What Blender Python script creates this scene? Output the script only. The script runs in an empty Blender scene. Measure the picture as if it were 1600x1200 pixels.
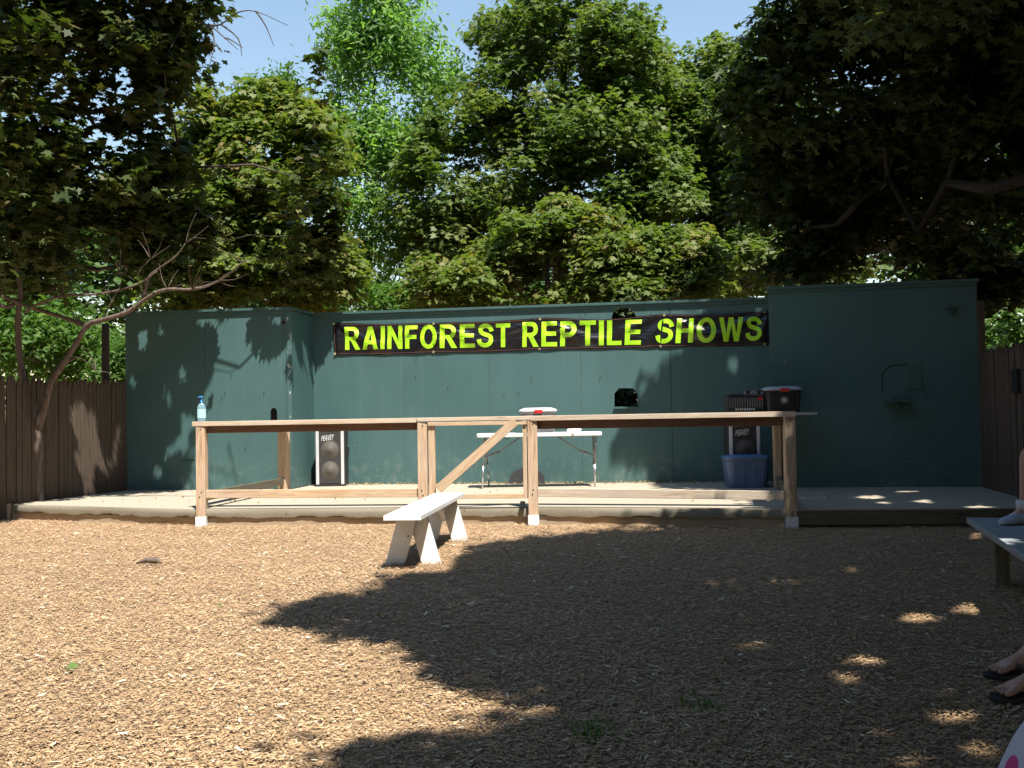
import bpy, bmesh, math, random
import numpy as np
from mathutils import Vector, Matrix
rnd = random.Random(7); rng = np.random.default_rng(11)
scn = bpy.context.scene; COL = scn.collection
V = Vector
# ------------------------------------------------------------------ camera
F = 1618.0; H = 1.17
PITCH = math.atan(50/F); ROLL = math.radians(1.0)
fwd = V((0, math.cos(PITCH), math.sin(PITCH))); r0 = V((1, 0, 0)); u0 = r0.cross(fwd)
right = r0*math.cos(ROLL) - u0*math.sin(ROLL); up = u0*math.cos(ROLL) + r0*math.sin(ROLL)
CAM = V((0, 0, H))
cd = bpy.data.cameras.new('camera'); cam = bpy.data.objects.new('camera', cd); COL.objects.link(cam)
cd.sensor_width = 36; cd.lens = 36*F/1600; cd.clip_end = 2000; cd.clip_start = 0.05
m = Matrix((right, up, -fwd)).transposed().to_4x4(); m.translation = CAM; cam.matrix_world = m
scn.camera = cam
def ray(px, py): return fwd + right*((px-800)/F) + up*((600-py)/F)
def G(px, py, z=0.0):
    d = ray(px, py); return CAM + d*((z-H)/d.z)
def U(px, py, Y):
    d = ray(px, py); return CAM + d*(Y/d.y)
def onplane(px, py, p0, p1):
    p0 = V((p0[0], p0[1], 0)); p1 = V((p1[0], p1[1], 0)); n = (p1-p0).cross(V((0, 0, 1)))
    d = ray(px, py); return CAM + d*((p0-CAM).dot(n)/d.dot(n))
def proj(P):            # numpy Nx3 -> px,py
    Q = P - np.array(CAM); a = Q@np.array(right); b = Q@np.array(up); c = Q@np.array(fwd)
    c = np.where(c < 0.05, 0.05, c); return 800+a/c*F, 600-b/c*F, Q@np.array(fwd)
SUN = V((0.2, -0.46, 1.0))       # towards the sun
# ------------------------------------------------------------------ materials
def nodes(name):
    m = bpy.data.materials.new(name); m.use_nodes = True; nt = m.node_tree
    return m, nt, nt.nodes['Principled BSDF'], nt.nodes['Material Output']
def N(nt, t, **k):
    n = nt.nodes.new(t)
    for a, b in k.items():
        if a in n.inputs: n.inputs[a].default_value = b
        else: setattr(n, a, b)
    return n
def L(nt, a, b): nt.links.new(a, b)
def ramp(nt, src, stops):
    r = nt.nodes.new('ShaderNodeValToRGB'); e = r.color_ramp.elements
    while len(e) < len(stops): e.new(0.5)
    for i, (p, c) in enumerate(stops):
        e[i].position = p; e[i].color = (c[0], c[1], c[2], 1) if hasattr(c, '__len__') else (c, c, c, 1)
    L(nt, src, r.inputs[0]); return r.outputs[0]
def noise(nt, vec, scale, detail=4, rough=0.6, dist=0.0):
    n = N(nt, 'ShaderNodeTexNoise', Scale=scale, Detail=detail, Roughness=rough, Distortion=dist)
    if vec is not None: L(nt, vec, n.inputs['Vector'])
    return n.outputs['Fac']
def mapping(nt, src, scale=(1, 1, 1), rot=(0, 0, 0)):
    mp = nt.nodes.new('ShaderNodeMapping'); mp.inputs['Scale'].default_value = scale; mp.inputs['Rotation'].default_value = rot
    L(nt, src, mp.inputs['Vector']); return mp.outputs[0]
def mix(nt, fac, a, b, mode='MIX'):
    n = nt.nodes.new('ShaderNodeMix'); n.data_type = 'RGBA'; n.blend_type = mode
    for s, x in ((n.inputs[0], fac), (n.inputs[6], a), (n.inputs[7], b)):
        if isinstance(x, bpy.types.NodeSocket): L(nt, x, s)
        elif hasattr(x, '__len__'): s.default_value = (*x[:3], 1)
        else: s.default_value = x
    return n.outputs[2]
def bump(nt, bs, h, strength=0.3, dist=0.01):
    b = N(nt, 'ShaderNodeBump', Strength=strength, Distance=dist); L(nt, h, b.inputs['Height']); L(nt, b.outputs[0], bs.inputs['Normal'])
def coords(nt, kind='Object'): return nt.nodes.new('ShaderNodeTexCoord').outputs[kind]
def plain(name, col, rough=0.5, metal=0.0, var=0.12, sc=9, bmp=0.05):
    m, nt, bs, o = nodes(name); c = coords(nt)
    f = noise(nt, c, sc, 6, 0.65); dk = tuple(x*(1-var) for x in col); lt = tuple(min(1, x*(1+var)) for x in col)
    L(nt, ramp(nt, f, [(0.3, dk), (0.7, lt)]), bs.inputs['Base Color'])
    L(nt, ramp(nt, f, [(0.3, rough*0.8), (0.7, min(1, rough*1.2))]), bs.inputs['Roughness'])
    bs.inputs['Metallic'].default_value = metal
    if bmp: bump(nt, bs, noise(nt, c, sc*8, 3), bmp, 0.004)
    return m
def wood(name, a, b, c, rough=0.75, grey=0.0, knots=True):
    m, nt, bs, o = nodes(name); uv = coords(nt, 'UV')
    st = mapping(nt, uv, (1.3, 22, 1)); w = N(nt, 'ShaderNodeTexNoise', Scale=1.6, Detail=5, Roughness=0.6, Distortion=0.9); L(nt, st, w.inputs['Vector'])
    fine = noise(nt, mapping(nt, uv, (5, 190, 1)), 1.0, 3, 0.6)
    col = ramp(nt, w.outputs['Fac'], [(0.28, c), (0.45, a), (0.6, b), (0.75, a)])
    col = mix(nt, ramp(nt, fine, [(0.42, 0.55), (0.62, 0.0)]), col, c)
    if knots:
        vo = N(nt, 'ShaderNodeTexVoronoi', Scale=1.0); L(nt, mapping(nt, uv, (1.5, 9, 1)), vo.inputs['Vector'])
        col = mix(nt, ramp(nt, vo.outputs['Distance'], [(0.05, 0.85), (0.13, 0.0)]), col, tuple(x*0.35 for x in c))
    big = noise(nt, mapping(nt, uv, (1.2, 2.5, 1)), 1.5, 3)
    cr_ = noise(nt, mapping(nt, uv, (1.1, 75, 1)), 1.3, 2, 0.5, 0.3)
    col = mix(nt, ramp(nt, cr_, [(0.70, 0.0), (0.73, 0.8)]), col, tuple(x*0.25 for x in c))
    g = sum(a)/3
    col = mix(nt, ramp(nt, big, [(0.35, grey+0.0), (0.7, grey+0.35)]), col, (g*0.95, g*0.9, g*0.82))
    L(nt, col, bs.inputs['Base Color']); bs.inputs['Roughness'].default_value = rough
    bump(nt, bs, fine, 0.35, 0.003); return m
def paint_wall():
    m, nt, bs, o = nodes('green_wall_paint'); c = coords(nt)
    f1 = noise(nt, mapping(nt, c, (1, 1, 0.6)), 1.1, 5, 0.65)
    col = ramp(nt, f1, [(0.25, (0.044, 0.104, 0.103)), (0.55, (0.055, 0.124, 0.122)), (0.8, (0.070, 0.143, 0.140))])
    st = noise(nt, mapping(nt, c, (9, 9, 0.35)), 2.0, 4, 0.7)
    col = mix(nt, ramp(nt, st, [(0.55, 0.0), (0.8, 0.3)]), col, (0.12, 0.205, 0.20))
    # scuffs and splash marks towards the floor
    sep = nt.nodes.new('ShaderNodeSeparateXYZ'); L(nt, c, sep.inputs[0])
    low = N(nt, 'ShaderNodeMapRange'); low.inputs['From Min'].default_value = 0.55; low.inputs['From Max'].default_value = 0.19; L(nt, sep.outputs[2], low.inputs['Value'])
    sp = ramp(nt, noise(nt, c, 7, 8, 0.75), [(0.5, 0.0), (0.75, 0.7)])
    mm = N(nt, 'ShaderNodeMath', operation='MULTIPLY'); L(nt, low.outputs[0], mm.inputs[0]); L(nt, sp, mm.inputs[1])
    col = mix(nt, mm.outputs[0], col, (0.21, 0.25, 0.21))
    v = N(nt, 'ShaderNodeTexVoronoi', Scale=2.6); L(nt, mapping(nt, c, (1, 1, 0.55)), v.inputs['Vector'])
    col = mix(nt, ramp(nt, v.outputs['Distance'], [(0.018, 0.8), (0.03, 0.0)]), col, (0.35, 0.4, 0.36))
    v2 = N(nt, 'ShaderNodeTexVoronoi', Scale=1.7); L(nt, mapping(nt, c, (1.6, 1.6, 0.5), (0.3, 0.5, 0.2)), v2.inputs['Vector'])
    col = mix(nt, ramp(nt, v2.outputs['Distance'], [(0.02, 0.8), (0.03, 0.0)]), col, (0.02, 0.03, 0.03))
    L(nt, col, bs.inputs['Base Color'])
    L(nt, ramp(nt, f1, [(0.3, 0.58), (0.7, 0.68)]), bs.inputs['Roughness']); bs.inputs['Specular IOR Level'].default_value = 0.5
    bump(nt, bs, noise(nt, mapping(nt, c, (60, 60, 6)), 1.0, 4), 0.12, 0.004)
    return m
def leafmat(name, cols, trans=0.35, rough=0.5, tcol=None):
    m, nt, bs, o = nodes(name)
    at = N(nt, 'ShaderNodeAttribute', attribute_name='rnd')
    k = len(cols); c = ramp(nt, at.outputs['Fac'], [(i/max(1, k-1), q) for i, q in enumerate(cols)])
    L(nt, c, bs.inputs['Base Color']); bs.inputs['Roughness'].default_value = rough
    bs.inputs['Specular IOR Level'].default_value = 0.22
    tr = N(nt, 'ShaderNodeBsdfTranslucent'); L(nt, mix(nt, 1.0, c, tcol or (1.6, 1.9, 0.55), 'MULTIPLY'), tr.inputs[0])
    ms = N(nt, 'ShaderNodeMixShader', Fac=trans); L(nt, bs.outputs[0], ms.inputs[1]); L(nt, tr.outputs[0], ms.inputs[2]); L(nt, ms.outputs[0], o.inputs[0])
    return m
def bark(name, a, b):
    m, nt, bs, o = nodes(name); c = coords(nt)
    f = noise(nt, mapping(nt, c, (14, 14, 3)), 1.5, 6, 0.7, 0.4)
    L(nt, ramp(nt, f, [(0.35, a), (0.65, b)]), bs.inputs['Base Color']); bs.inputs['Roughness'].default_value = 0.9
    bump(nt, bs, f, 0.8, 0.02); return m
M = {}
M['wall'] = paint_wall()
M['trim'] = plain('green_trim_paint', (0.05, 0.11, 0.108), 0.45)
M['dark'] = plain('dark_void_paint', (0.01, 0.012, 0.012), 0.8)
M['wood'] = wood('weathered_pine', (0.64, 0.45, 0.27), (0.75, 0.58, 0.39), (0.38, 0.22, 0.115))
M['woodred'] = wood('reddish_shadowed_beam', (0.20, 0.10, 0.06), (0.26, 0.14, 0.085), (0.11, 0.055, 0.03))  # skirt board colour darkened to hold the shadow under the cap plank
M['woodpale'] = wood('sun_bleached_plank', (0.66, 0.52, 0.37), (0.76, 0.64, 0.49), (0.42, 0.28, 0.17), grey=0.1)
M['woodpost'] = wood('weathered_post', (0.62, 0.43, 0.27), (0.74, 0.57, 0.40), (0.30, 0.17, 0.085))
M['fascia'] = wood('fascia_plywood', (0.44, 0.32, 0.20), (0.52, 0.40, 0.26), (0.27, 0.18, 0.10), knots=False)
M['fasciad'] = wood('dark_fascia_board', (0.13, 0.105, 0.065), (0.17, 0.14, 0.09), (0.07, 0.055, 0.035))  # darker brown version of the fascia board colour
M['fence'] = wood('old_stockade_fence', (0.11, 0.07, 0.043), (0.155, 0.105, 0.068), (0.045, 0.028, 0.018), rough=0.9, grey=0.15)
M['white'] = plain('white_bench_paint', (0.88, 0.88, 0.86), 0.5, var=0.05)
M['whitebase'] = plain('white_painted_post_foot', (0.72, 0.74, 0.76), 0.55, var=0.12, sc=30)
M['plastic_w'] = plain('white_moulded_plastic', (0.82, 0.82, 0.82), 0.45, var=0.03)
M['steel'] = plain('grey_tube_steel', (0.25, 0.25, 0.26), 0.35, 0.85, 0.1)
M['steelb'] = plain('bright_tube_steel', (0.62, 0.62, 0.63), 0.3, 0.9, 0.1)
M['black'] = plain('black_plastic', (0.018, 0.018, 0.02), 0.45)
def peel():
    m, nt, bs, o = nodes('peeling_trim_paint'); c = coords(nt); f = noise(nt, mapping(nt, c, (6, 6, 3)), 3.0, 6, 0.7)
    L(nt, ramp(nt, f, [(0.60, (0.056, 0.122, 0.119)), (0.62, (0.55, 0.58, 0.52))]), bs.inputs['Base Color']); bs.inputs['Roughness'].default_value = 0.6; return m
M['peel'] = peel()
M['vinyl'] = plain('black_cabinet_vinyl', (0.022, 0.022, 0.025), 0.55, bmp=0.3)
M['grille'] = None
M['alu'] = plain('pale_aluminium_trim', (0.72, 0.72, 0.74), 0.4, 0.3, 0.05)
M['blue'] = plain('blue_tub_plastic', (0.11, 0.165, 0.30), 0.4, var=0.15, sc=4)
M['bluelid'] = plain('blue_lid_plastic', (0.10, 0.23, 0.50), 0.38, var=0.1)
M['greylid'] = plain('grey_lid_plastic', (0.42, 0.45, 0.50), 0.4, var=0.05)
M['palelid'] = plain('pale_lid_plastic', (0.72, 0.72, 0.74), 0.4, var=0.05)
M['red'] = plain('red_latch_plastic', (0.55, 0.02, 0.025), 0.4)
M['tubgrey'] = plain('smoky_tub_plastic', (0.16, 0.16, 0.165), 0.3, var=0.25, sc=20)
M['chrome'] = plain('silver_badge', (0.62, 0.6, 0.52), 0.4, 0.4)
M['logo'] = plain('silver_logo', (0.75, 0.75, 0.75), 0.4)
M['slate'] = plain('slate_grey_electronics', (0.10, 0.12, 0.15), 0.4)
M['cloth_dark'] = plain('dark_grey_fabric', (0.035, 0.036, 0.038), 0.85)
M['greyplank'] = wood('grey_painted_plank', (0.30, 0.34, 0.36), (0.36, 0.40, 0.42), (0.24, 0.27, 0.29), knots=False)
M['skin'] = plain('skin', (0.52, 0.30, 0.22), 0.5, var=0.08, sc=14)
M['denim'] = plain('dark_patterned_cloth', (0.05, 0.055, 0.11), 0.9, var=0.7, sc=40)
M['shirt'] = plain('pale_blue_cloth', (0.35, 0.42, 0.55), 0.9)
M['shirt2'] = plain('black_cloth', (0.04, 0.04, 0.05), 0.9)
M['hair'] = plain('brown_hair', (0.06, 0.035, 0.02), 0.6)
M['sock'] = plain('white_sock', (0.7, 0.72, 0.76), 0.9, var=0.05)
M['shoe'] = plain('pale_blue_sneaker', (0.42, 0.50, 0.62), 0.6, var=0.35, sc=16)
M['grommet'] = plain('brass_grommet', (0.6, 0.5, 0.3), 0.4, 0.6)
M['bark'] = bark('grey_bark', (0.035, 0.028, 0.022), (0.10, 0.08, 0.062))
M['barkdark'] = bark('dark_shaded_bark', (0.016, 0.013, 0.010), (0.045, 0.036, 0.028))  # grey bark darkened so its colour carries the crown's shade
M['barkred'] = bark('reddish_bark', (0.075, 0.055, 0.043), (0.20, 0.15, 0.12))
M['carpet'] = None
def grille():
    m, nt, bs, o = nodes('black_speaker_grille'); c = coords(nt)
    bs.inputs['Base Color'].default_value = (0.035, 0.033, 0.032, 1); bs.inputs['Roughness'].default_value = 0.7
    w = N(nt, 'ShaderNodeTexVoronoi', Scale=160); L(nt, c, w.inputs['Vector'])
    bump(nt, bs, w.outputs['Distance'], 0.6, 0.003); return m
M['grille'] = grille()
def cone():
    m, nt, bs, o = nodes('speaker_cone_paper'); bs.inputs['Base Color'].default_value = (0.10, 0.09, 0.075, 1); bs.inputs['Roughness'].default_value = 0.6; return m
M['cone'] = cone()
def carpet(name, a, b, d):
    m, nt, bs, o = nodes(name); c = coords(nt)
    f = noise(nt, c, 130, 5, 0.8); g = noise(nt, mapping(nt, c, (0.7, 1, 1)), 1.3, 6, 0.6)
    col = mix(nt, ramp(nt, f, [(0.35, 0.0), (0.65, 1.0)]), d, a)
    col = mix(nt, ramp(nt, g, [(0.42, 0.0), (0.68, 0.75)]), col, b)
    v = N(nt, 'ShaderNodeTexVoronoi', Scale=5); L(nt, c, v.inputs['Vector'])
    col = mix(nt, ramp(nt, v.outputs['Distance'], [(0.06, 0.8), (0.09, 0.0)]), col, (0.16, 0.10, 0.06))
    L(nt, col, bs.inputs['Base Color']); bs.inputs['Roughness'].default_value = 0.95
    bump(nt, bs, f, 0.7, 0.01); return m
M['carpet'] = carpet('sand_outdoor_carpet', (0.50, 0.44, 0.34), (0.40, 0.35, 0.27), (0.32, 0.27, 0.20))
M['carpetedge'] = carpet('worn_carpet_edge', (0.36, 0.33, 0.25), (0.26, 0.22, 0.16), (0.14, 0.12, 0.085))
def groundmat():
    m, nt, bs, o = nodes('wood_chip_ground'); c = coords(nt)
    f = noise(nt, c, 30, 6, 0.75, 0.6); g = noise(nt, c, 0.8, 5)
    col = ramp(nt, f, [(0.3, (0.26, 0.165, 0.092)), (0.5, (0.40, 0.26, 0.15)), (0.68, (0.52, 0.36, 0.215))])
    col = mix(nt, ramp(nt, g, [(0.4, 0.0), (0.7, 0.4)]), col, (0.24, 0.15, 0.09))
    L(nt, col, bs.inputs['Base Color']); bs.inputs['Roughness'].default_value = 0.95
    bump(nt, bs, f, 1.0, 0.03); return m
M['ground'] = groundmat()
def chipmat():
    m, nt, bs, o = nodes('wood_chips')
    at = N(nt, 'ShaderNodeAttribute', attribute_name='rnd'); c = coords(nt)
    col = ramp(nt, at.outputs['Fac'], [(0.0, (0.14, 0.075, 0.032)), (0.22, (0.34, 0.205, 0.095)), (0.55, (0.51, 0.335, 0.180)), (0.88, (0.67, 0.475, 0.275)), (0.97, (0.86, 0.76, 0.58))])
    g = noise(nt, c, 0.9, 6, 0.65)
    col = mix(nt, ramp(nt, g, [(0.45, 0.0), (0.75, 0.55)]), col, (0.30, 0.195, 0.105))
    L(nt, col, bs.inputs['Base Color']); bs.inputs['Roughness'].default_value = 0.8; return m
M['chips'] = chipmat()
def vinylmat(name, base, rough, bs_=0.45):
    m, nt, bs, o = nodes(name); c = coords(nt)
    f = noise(nt, mapping(nt, c, (0.8, 0.8, 4.5), (0, 0.5, 0)), 1.2, 3, 0.5, 0.8)
    bs.inputs['Base Color'].default_value = (*base, 1); bs.inputs['Roughness'].default_value = rough
    bump(nt, bs, f, bs_, 0.11); return m
M['banner'] = vinylmat('glossy_black_vinyl', (0.009, 0.008, 0.010), 0.24)
M['lettering'] = vinylmat('lime_lettering', (0.42, 0.80, 0.02), 0.42, 0.25)
M['piping'] = plain('red_stitched_hem', (0.25, 0.10, 0.08), 0.7)
def floral():
    m, nt, bs, o = nodes('white_cloth_pink_flowers'); c = coords(nt)
    v = N(nt, 'ShaderNodeTexVoronoi', Scale=9); L(nt, c, v.inputs['Vector'])
    col = mix(nt, ramp(nt, v.outputs['Distance'], [(0.30, 1.0), (0.36, 0.0)]), (0.62, 0.62, 0.70), (0.65, 0.06, 0.25))
    v2 = N(nt, 'ShaderNodeTexVoronoi', Scale=6); L(nt, mapping(nt, c, (1, 1, 1), (0.5, 0.2, 0.9)), v2.inputs['Vector'])
    col = mix(nt, ramp(nt, v2.outputs['Distance'], [(0.16, 1.0), (0.2, 0.0)]), col, (0.16, 0.32, 0.10))
    L(nt, col, bs.inputs['Base Color']); bs.inputs['Roughness'].default_value = 0.9; return m
M['floral'] = floral()
def clearmat(name, col, tr=0.6):
    m, nt, bs, o = nodes(name); bs.inputs['Base Color'].default_value = (*col, 1)
    bs.inputs['Transmission Weight'].default_value = tr; bs.inputs['Roughness'].default_value = 0.12; bs.inputs['IOR'].default_value = 1.3; return m
M['clear'] = clearmat('clear_blue_liquid', (0.45, 0.72, 0.85))
M['label'] = plain('pale_blue_label', (0.45, 0.78, 0.85), 0.5, var=0.15, sc=60)
M['pump'] = plain('blue_pump', (0.02, 0.22, 0.55), 0.4)
LM = {
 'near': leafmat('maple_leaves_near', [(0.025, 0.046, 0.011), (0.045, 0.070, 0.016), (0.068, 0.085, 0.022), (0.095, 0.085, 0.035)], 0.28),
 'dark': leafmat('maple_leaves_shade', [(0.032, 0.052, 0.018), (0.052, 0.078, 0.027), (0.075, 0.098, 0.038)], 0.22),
 'olive': leafmat('maple_leaves_olive', [(0.075, 0.120, 0.026), (0.120, 0.170, 0.038), (0.17, 0.200, 0.058), (0.23, 0.17, 0.07)], 0.36),
 'maple': leafmat('maple_leaves_green', [(0.056, 0.096, 0.025), (0.092, 0.140, 0.038), (0.14, 0.18, 0.055), (0.18, 0.185, 0.08)], 0.33),
 'bright': leafmat('bright_green_leaves', [(0.10, 0.19, 0.050), (0.17, 0.29, 0.085), (0.30, 0.42, 0.18)], 0.42),
 'fresh': leafmat('fresh_green_leaves', [(0.05, 0.11, 0.02), (0.08, 0.16, 0.035), (0.14, 0.22, 0.05)], 0.35),
 'back': leafmat('background_leaves', [(0.04, 0.085, 0.02), (0.07, 0.13, 0.035), (0.12, 0.18, 0.06)], 0.3),
 'litter': leafmat('fallen_leaves', [(0.20, 0.14, 0.06), (0.32, 0.24, 0.12), (0.17, 0.15, 0.06), (0.48, 0.37, 0.22)], 0.1),
}
# ------------------------------------------------------------------ object helpers
def tag(o, label=None, cat=None, group=None, kind=None):
    if label: o['label'] = label
    if cat: o['category'] = cat
    if group: o['group'] = group
    if kind: o['kind'] = kind
    return o
def thing(name, loc, label, cat, group=None, rz=0):
    o = bpy.data.objects.new(name, None); COL.objects.link(o); o.location = loc; o.rotation_euler = (0, 0, rz); o.empty_display_size = 0.2
    tag(o, label, cat, group); return o
class MB:
    def __init__(s): s.v = []; s.f = []; s.uv = []; s.sm = []
    def face(s, idx, uvs=None, smooth=False):
        s.f.append(idx); s.uv.append(uvs or [(0, 0)]*len(idx)); s.sm.append(smooth)
    def beam(s, a, b, w, h, up=V((0, 0, 1)), ins=0.0):
        """board from a to b; w across, h along up"""
        a = V(a); b = V(b); ax = (b-a); ln = ax.length; ax.normalize()
        side = ax.cross(V(up)); 
        if side.length < 1e-4: side = ax.cross(V((0, 1, 0)))
        side.normalize(); u = side.cross(ax).normalized()
        n = len(s.v); ou = rnd.random()*20; ov = rnd.random()*20
        for p in (a, b):
            for (i, j) in ((-1, -1), (1, -1), (1, 1), (-1, 1)): s.v.append(p+side*(i*w/2)+u*(j*h/2))
        per = [0, w, w+h, 2*w+h, 2*w+2*h]
        for k in range(4):
            k2 = (k+1) % 4
            s.face([n+k, n+k2, n+4+k2, n+4+k], [(ou, ov+per[k]), (ou, ov+per[k+1]), (ou+ln, ov+per[k+1]), (ou+ln, ov+per[k])])
        for base, o in ((0, [3, 2, 1, 0]), (4, [0, 1, 2, 3])):
            q = [(0, 0), (w, 0), (w, h), (0, h)]
            s.face([n+base+t for t in o], [(ou+q[t][0]*0.3, ov+q[t][1]) for t in o])
        return s
    def box(s, x0, x1, y0, y1, z0, z1):
        if (z1-z0) > max(x1-x0, y1-y0): s.beam(((x0+x1)/2, (y0+y1)/2, z0), ((x0+x1)/2, (y0+y1)/2, z1), x1-x0, y1-y0, (0, 1, 0))
        elif (x1-x0) >= (y1-y0): s.beam((x0, (y0+y1)/2, (z0+z1)/2), (x1, (y0+y1)/2, (z0+z1)/2), y1-y0, z1-z0)
        else: s.beam(((x0+x1)/2, y0, (z0+z1)/2), ((x0+x1)/2, y1, (z0+z1)/2), x1-x0, z1-z0)
        return s
    def tube(s, pts, rad, n=8, cap=True):
        pts = [V(p) for p in pts]; k = len(pts); base = len(s.v)
        if not hasattr(rad, '__len__'): rad = [rad]*k
        ref = V((0.13, 0.27, 0.95)); t0 = (pts[1]-pts[0]).normalized()
        if abs(t0.dot(ref)) > 0.9: ref = V((1, 0.1, 0))
        x = t0.cross(ref).normalized()
        for i in range(k):
            t = (pts[min(i+1, k-1)]-pts[max(i-1, 0)]).normalized()
            x = (x - t*x.dot(t)).normalized(); y = t.cross(x)
            for j in range(n):
                a = 2*math.pi*j/n; s.v.append(pts[i]+(x*math.cos(a)+y*math.sin(a))*rad[i])
        for i in range(k-1):
            for j in range(n):
                j2 = (j+1) % n; s.face([base+i*n+j, base+i*n+j2, base+(i+1)*n+j2, base+(i+1)*n+j], None, True)
        if cap:
            s.face([base+j for j in reversed(range(n))]); s.face([base+(k-1)*n+j for j in range(n)])
        return s
    def lathe(s, c, prof, n=24, sx=1, sy=1, axis='z'):
        base = len(s.v)
        for (r, z) in prof:
            for j in range(n):
                a = 2*math.pi*j/n; p = (math.cos(a)*r*sx, math.sin(a)*r*sy, z)
                if axis == 'y': p = (p[0], z, p[1])
                s.v.append(V(c)+V(p))
        for i in range(len(prof)-1):
            for j in range(n):
                j2 = (j+1) % n; s.face([base+i*n+j, base+i*n+j2, base+(i+1)*n+j2, base+(i+1)*n+j], None, True)
        s.face([base+j for j in reversed(range(n))]); s.face([base+(len(prof)-1)*n+j for j in range(n)])
        return s
    def sections(s, secs, n=28, p=4.0, cx=0, cy=0):
        """stack of rounded-rectangle (superellipse) sections (hx, hy, z)"""
        base = len(s.v)
        for (hx, hy, z) in secs:
            for j in range(n):
                a = 2*math.pi*j/n; c_, s_ = math.cos(a), math.sin(a); 
                s.v.append(V((cx+hx*math.copysign(abs(c_)**(2/p), c_), cy+hy*math.copysign(abs(s_)**(2/p), s_), z)))
        for i in range(len(secs)-1):
            for j in range(n):
                j2 = (j+1) % n; s.face([base+i*n+j, base+i*n+j2, base+(i+1)*n+j2, base+(i+1)*n+j])
        s.face([base+j for j in reversed(range(n))]); s.face([base+(len(secs)-1)*n+j for j in range(n)])
        return s
    def build(s, name, mat, parent=None, bevel=0.0, world=True, subsurf=0):
        me = bpy.data.meshes.new(name)
        off = V((0, 0, 0)); inv = None
        if parent is not None and world:
            root = Matrix.Translation(parent_world(parent)); inv = (Matrix.Translation(parent_world(parent)) @ Matrix.Rotation(prz(parent), 4, 'Z')).inverted()
        vs = [tuple(inv@V(v)) if inv else tuple(v) for v in s.v]
        me.from_pydata(vs, [], s.f); uvl = me.uv_layers.new(name='UVMap'); k = 0
        flat = [c for q in s.uv for t in q for c in t]
        uvl.data.foreach_set('uv', flat); me.polygons.foreach_set('use_smooth', s.sm)
        me.materials.append(mat); me.update()
        bm = bmesh.new(); bm.from_mesh(me); bmesh.ops.recalc_face_normals(bm, faces=bm.faces); bm.to_mesh(me); bm.free()
        o = bpy.data.objects.new(name, me); COL.objects.link(o); o.parent = parent
        if bevel: md = o.modifiers.new('bevel', 'BEVEL'); md.width = bevel; md.segments = 2; md.limit_method = 'ANGLE'; md.angle_limit = 0.7
        if subsurf: md = o.modifiers.new('sub', 'SUBSURF'); md.levels = subsurf; md.render_levels = subsurf
        return o
def parent_world(p):
    l = V((0, 0, 0))
    while p is not None:
        l = l + p.location; p = p.parent
    return l
def prz(p):
    r = 0
    while p is not None: r += p.rotation_euler[2]; p = p.parent
    return r
def panel_mesh(name, p0, p1, z0, z1, t, holes, mat, parent, nrm, top=None):
    """vertical panel between plan points, thickness t behind, with real holes (lists of points on the plane)"""
    p0 = V((p0[0], p0[1], 0)); p1 = V((p1[0], p1[1], 0)); d = (p1-p0).normalized()
    Lh = (p1-p0).length
    bm = bmesh.new()
    def loop(pts):
        vs = [bm.verts.new(p) for p in pts]; return [bm.edges.new((vs[i], vs[(i+1) % len(vs)])) for i in range(len(vs))]
    E = loop([p0+V((0, 0, z0)), p1+V((0, 0, z0)), p1+V((0, 0, z1)), p0+V((0, 0, z1))])
    for h in holes: E += loop([p0+d*u+V((0, 0, z)) for (u, z) in h])
    bmesh.ops.triangle_fill(bm, edges=E, use_beauty=True, use_dissolve=False, normal=nrm)
    r = bmesh.ops.extrude_face_region(bm, geom=list(bm.faces))
    bmesh.ops.translate(bm, verts=[g for g in r['geom'] if isinstance(g, bmesh.types.BMVert)], vec=-nrm*t)
    bmesh.ops.recalc_face_normals(bm, faces=bm.faces)
    me = bpy.data.meshes.new(name); bm.to_mesh(me); bm.free(); me.materials.append(mat)
    off = parent_world(parent); me.transform(Matrix.Translation(-off))
    o = bpy.data.objects.new(name, me); COL.objects.link(o); o.parent = parent; return o
# ------------------------------------------------------------------ world and sun
w = bpy.data.worlds.new('World'); scn.world = w; w.use_nodes = True; nt = w.node_tree
sky = nt.nodes.new('ShaderNodeTexSky'); sky.sky_type = 'NISHITA'; sky.sun_disc = False
az = math.atan2(SUN.x, SUN.y); el = math.atan2(SUN.z, math.hypot(SUN.x, SUN.y))
sky.sun_elevation = el; sky.sun_rotation = az; sky.air_density = 1.5; sky.dust_density = 0.2; sky.ozone_density = 1.0
L(nt, sky.outputs[0], nt.nodes['Background'].inputs[0]); nt.nodes['Background'].inputs[1].default_value = 0.096
sd = bpy.data.lights.new('sun', 'SUN'); sd.energy = 5.0; sd.angle = math.radians(0.53); sd.color = (1.0, 0.95, 0.87)
so = bpy.data.objects.new('sun', sd); COL.objects.link(so); so.rotation_euler = SUN.to_track_quat('Z', 'Y').to_euler()
scn.view_settings.view_transform = 'Standard'; scn.view_settings.look = 'None'; scn.view_settings.exposure = 0.95; scn.view_settings.gamma = 1
scn.cycles.max_bounces = 6; scn.cycles.diffuse_bounces = 1; scn.cycles.glossy_bounces = 2; scn.cycles.transmission_bounces = 4; scn.cycles.transparent_max_bounces = 4
# ------------------------------------------------------------------ ground
def sheet(name, poly, z, mat, kind='structure'):
    me = bpy.data.meshes.new(name); me.from_pydata([(p[0], p[1], z) for p in poly], [], [list(range(len(poly)))]); me.materials.append(mat); me.update()
    o = bpy.data.objects.new(name, me); COL.objects.link(o); o['kind'] = kind; return o
sheet('ground', [(-400, -100), (400, -100), (400, 700), (-400, 700)], 0.0, M['ground'])
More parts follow.
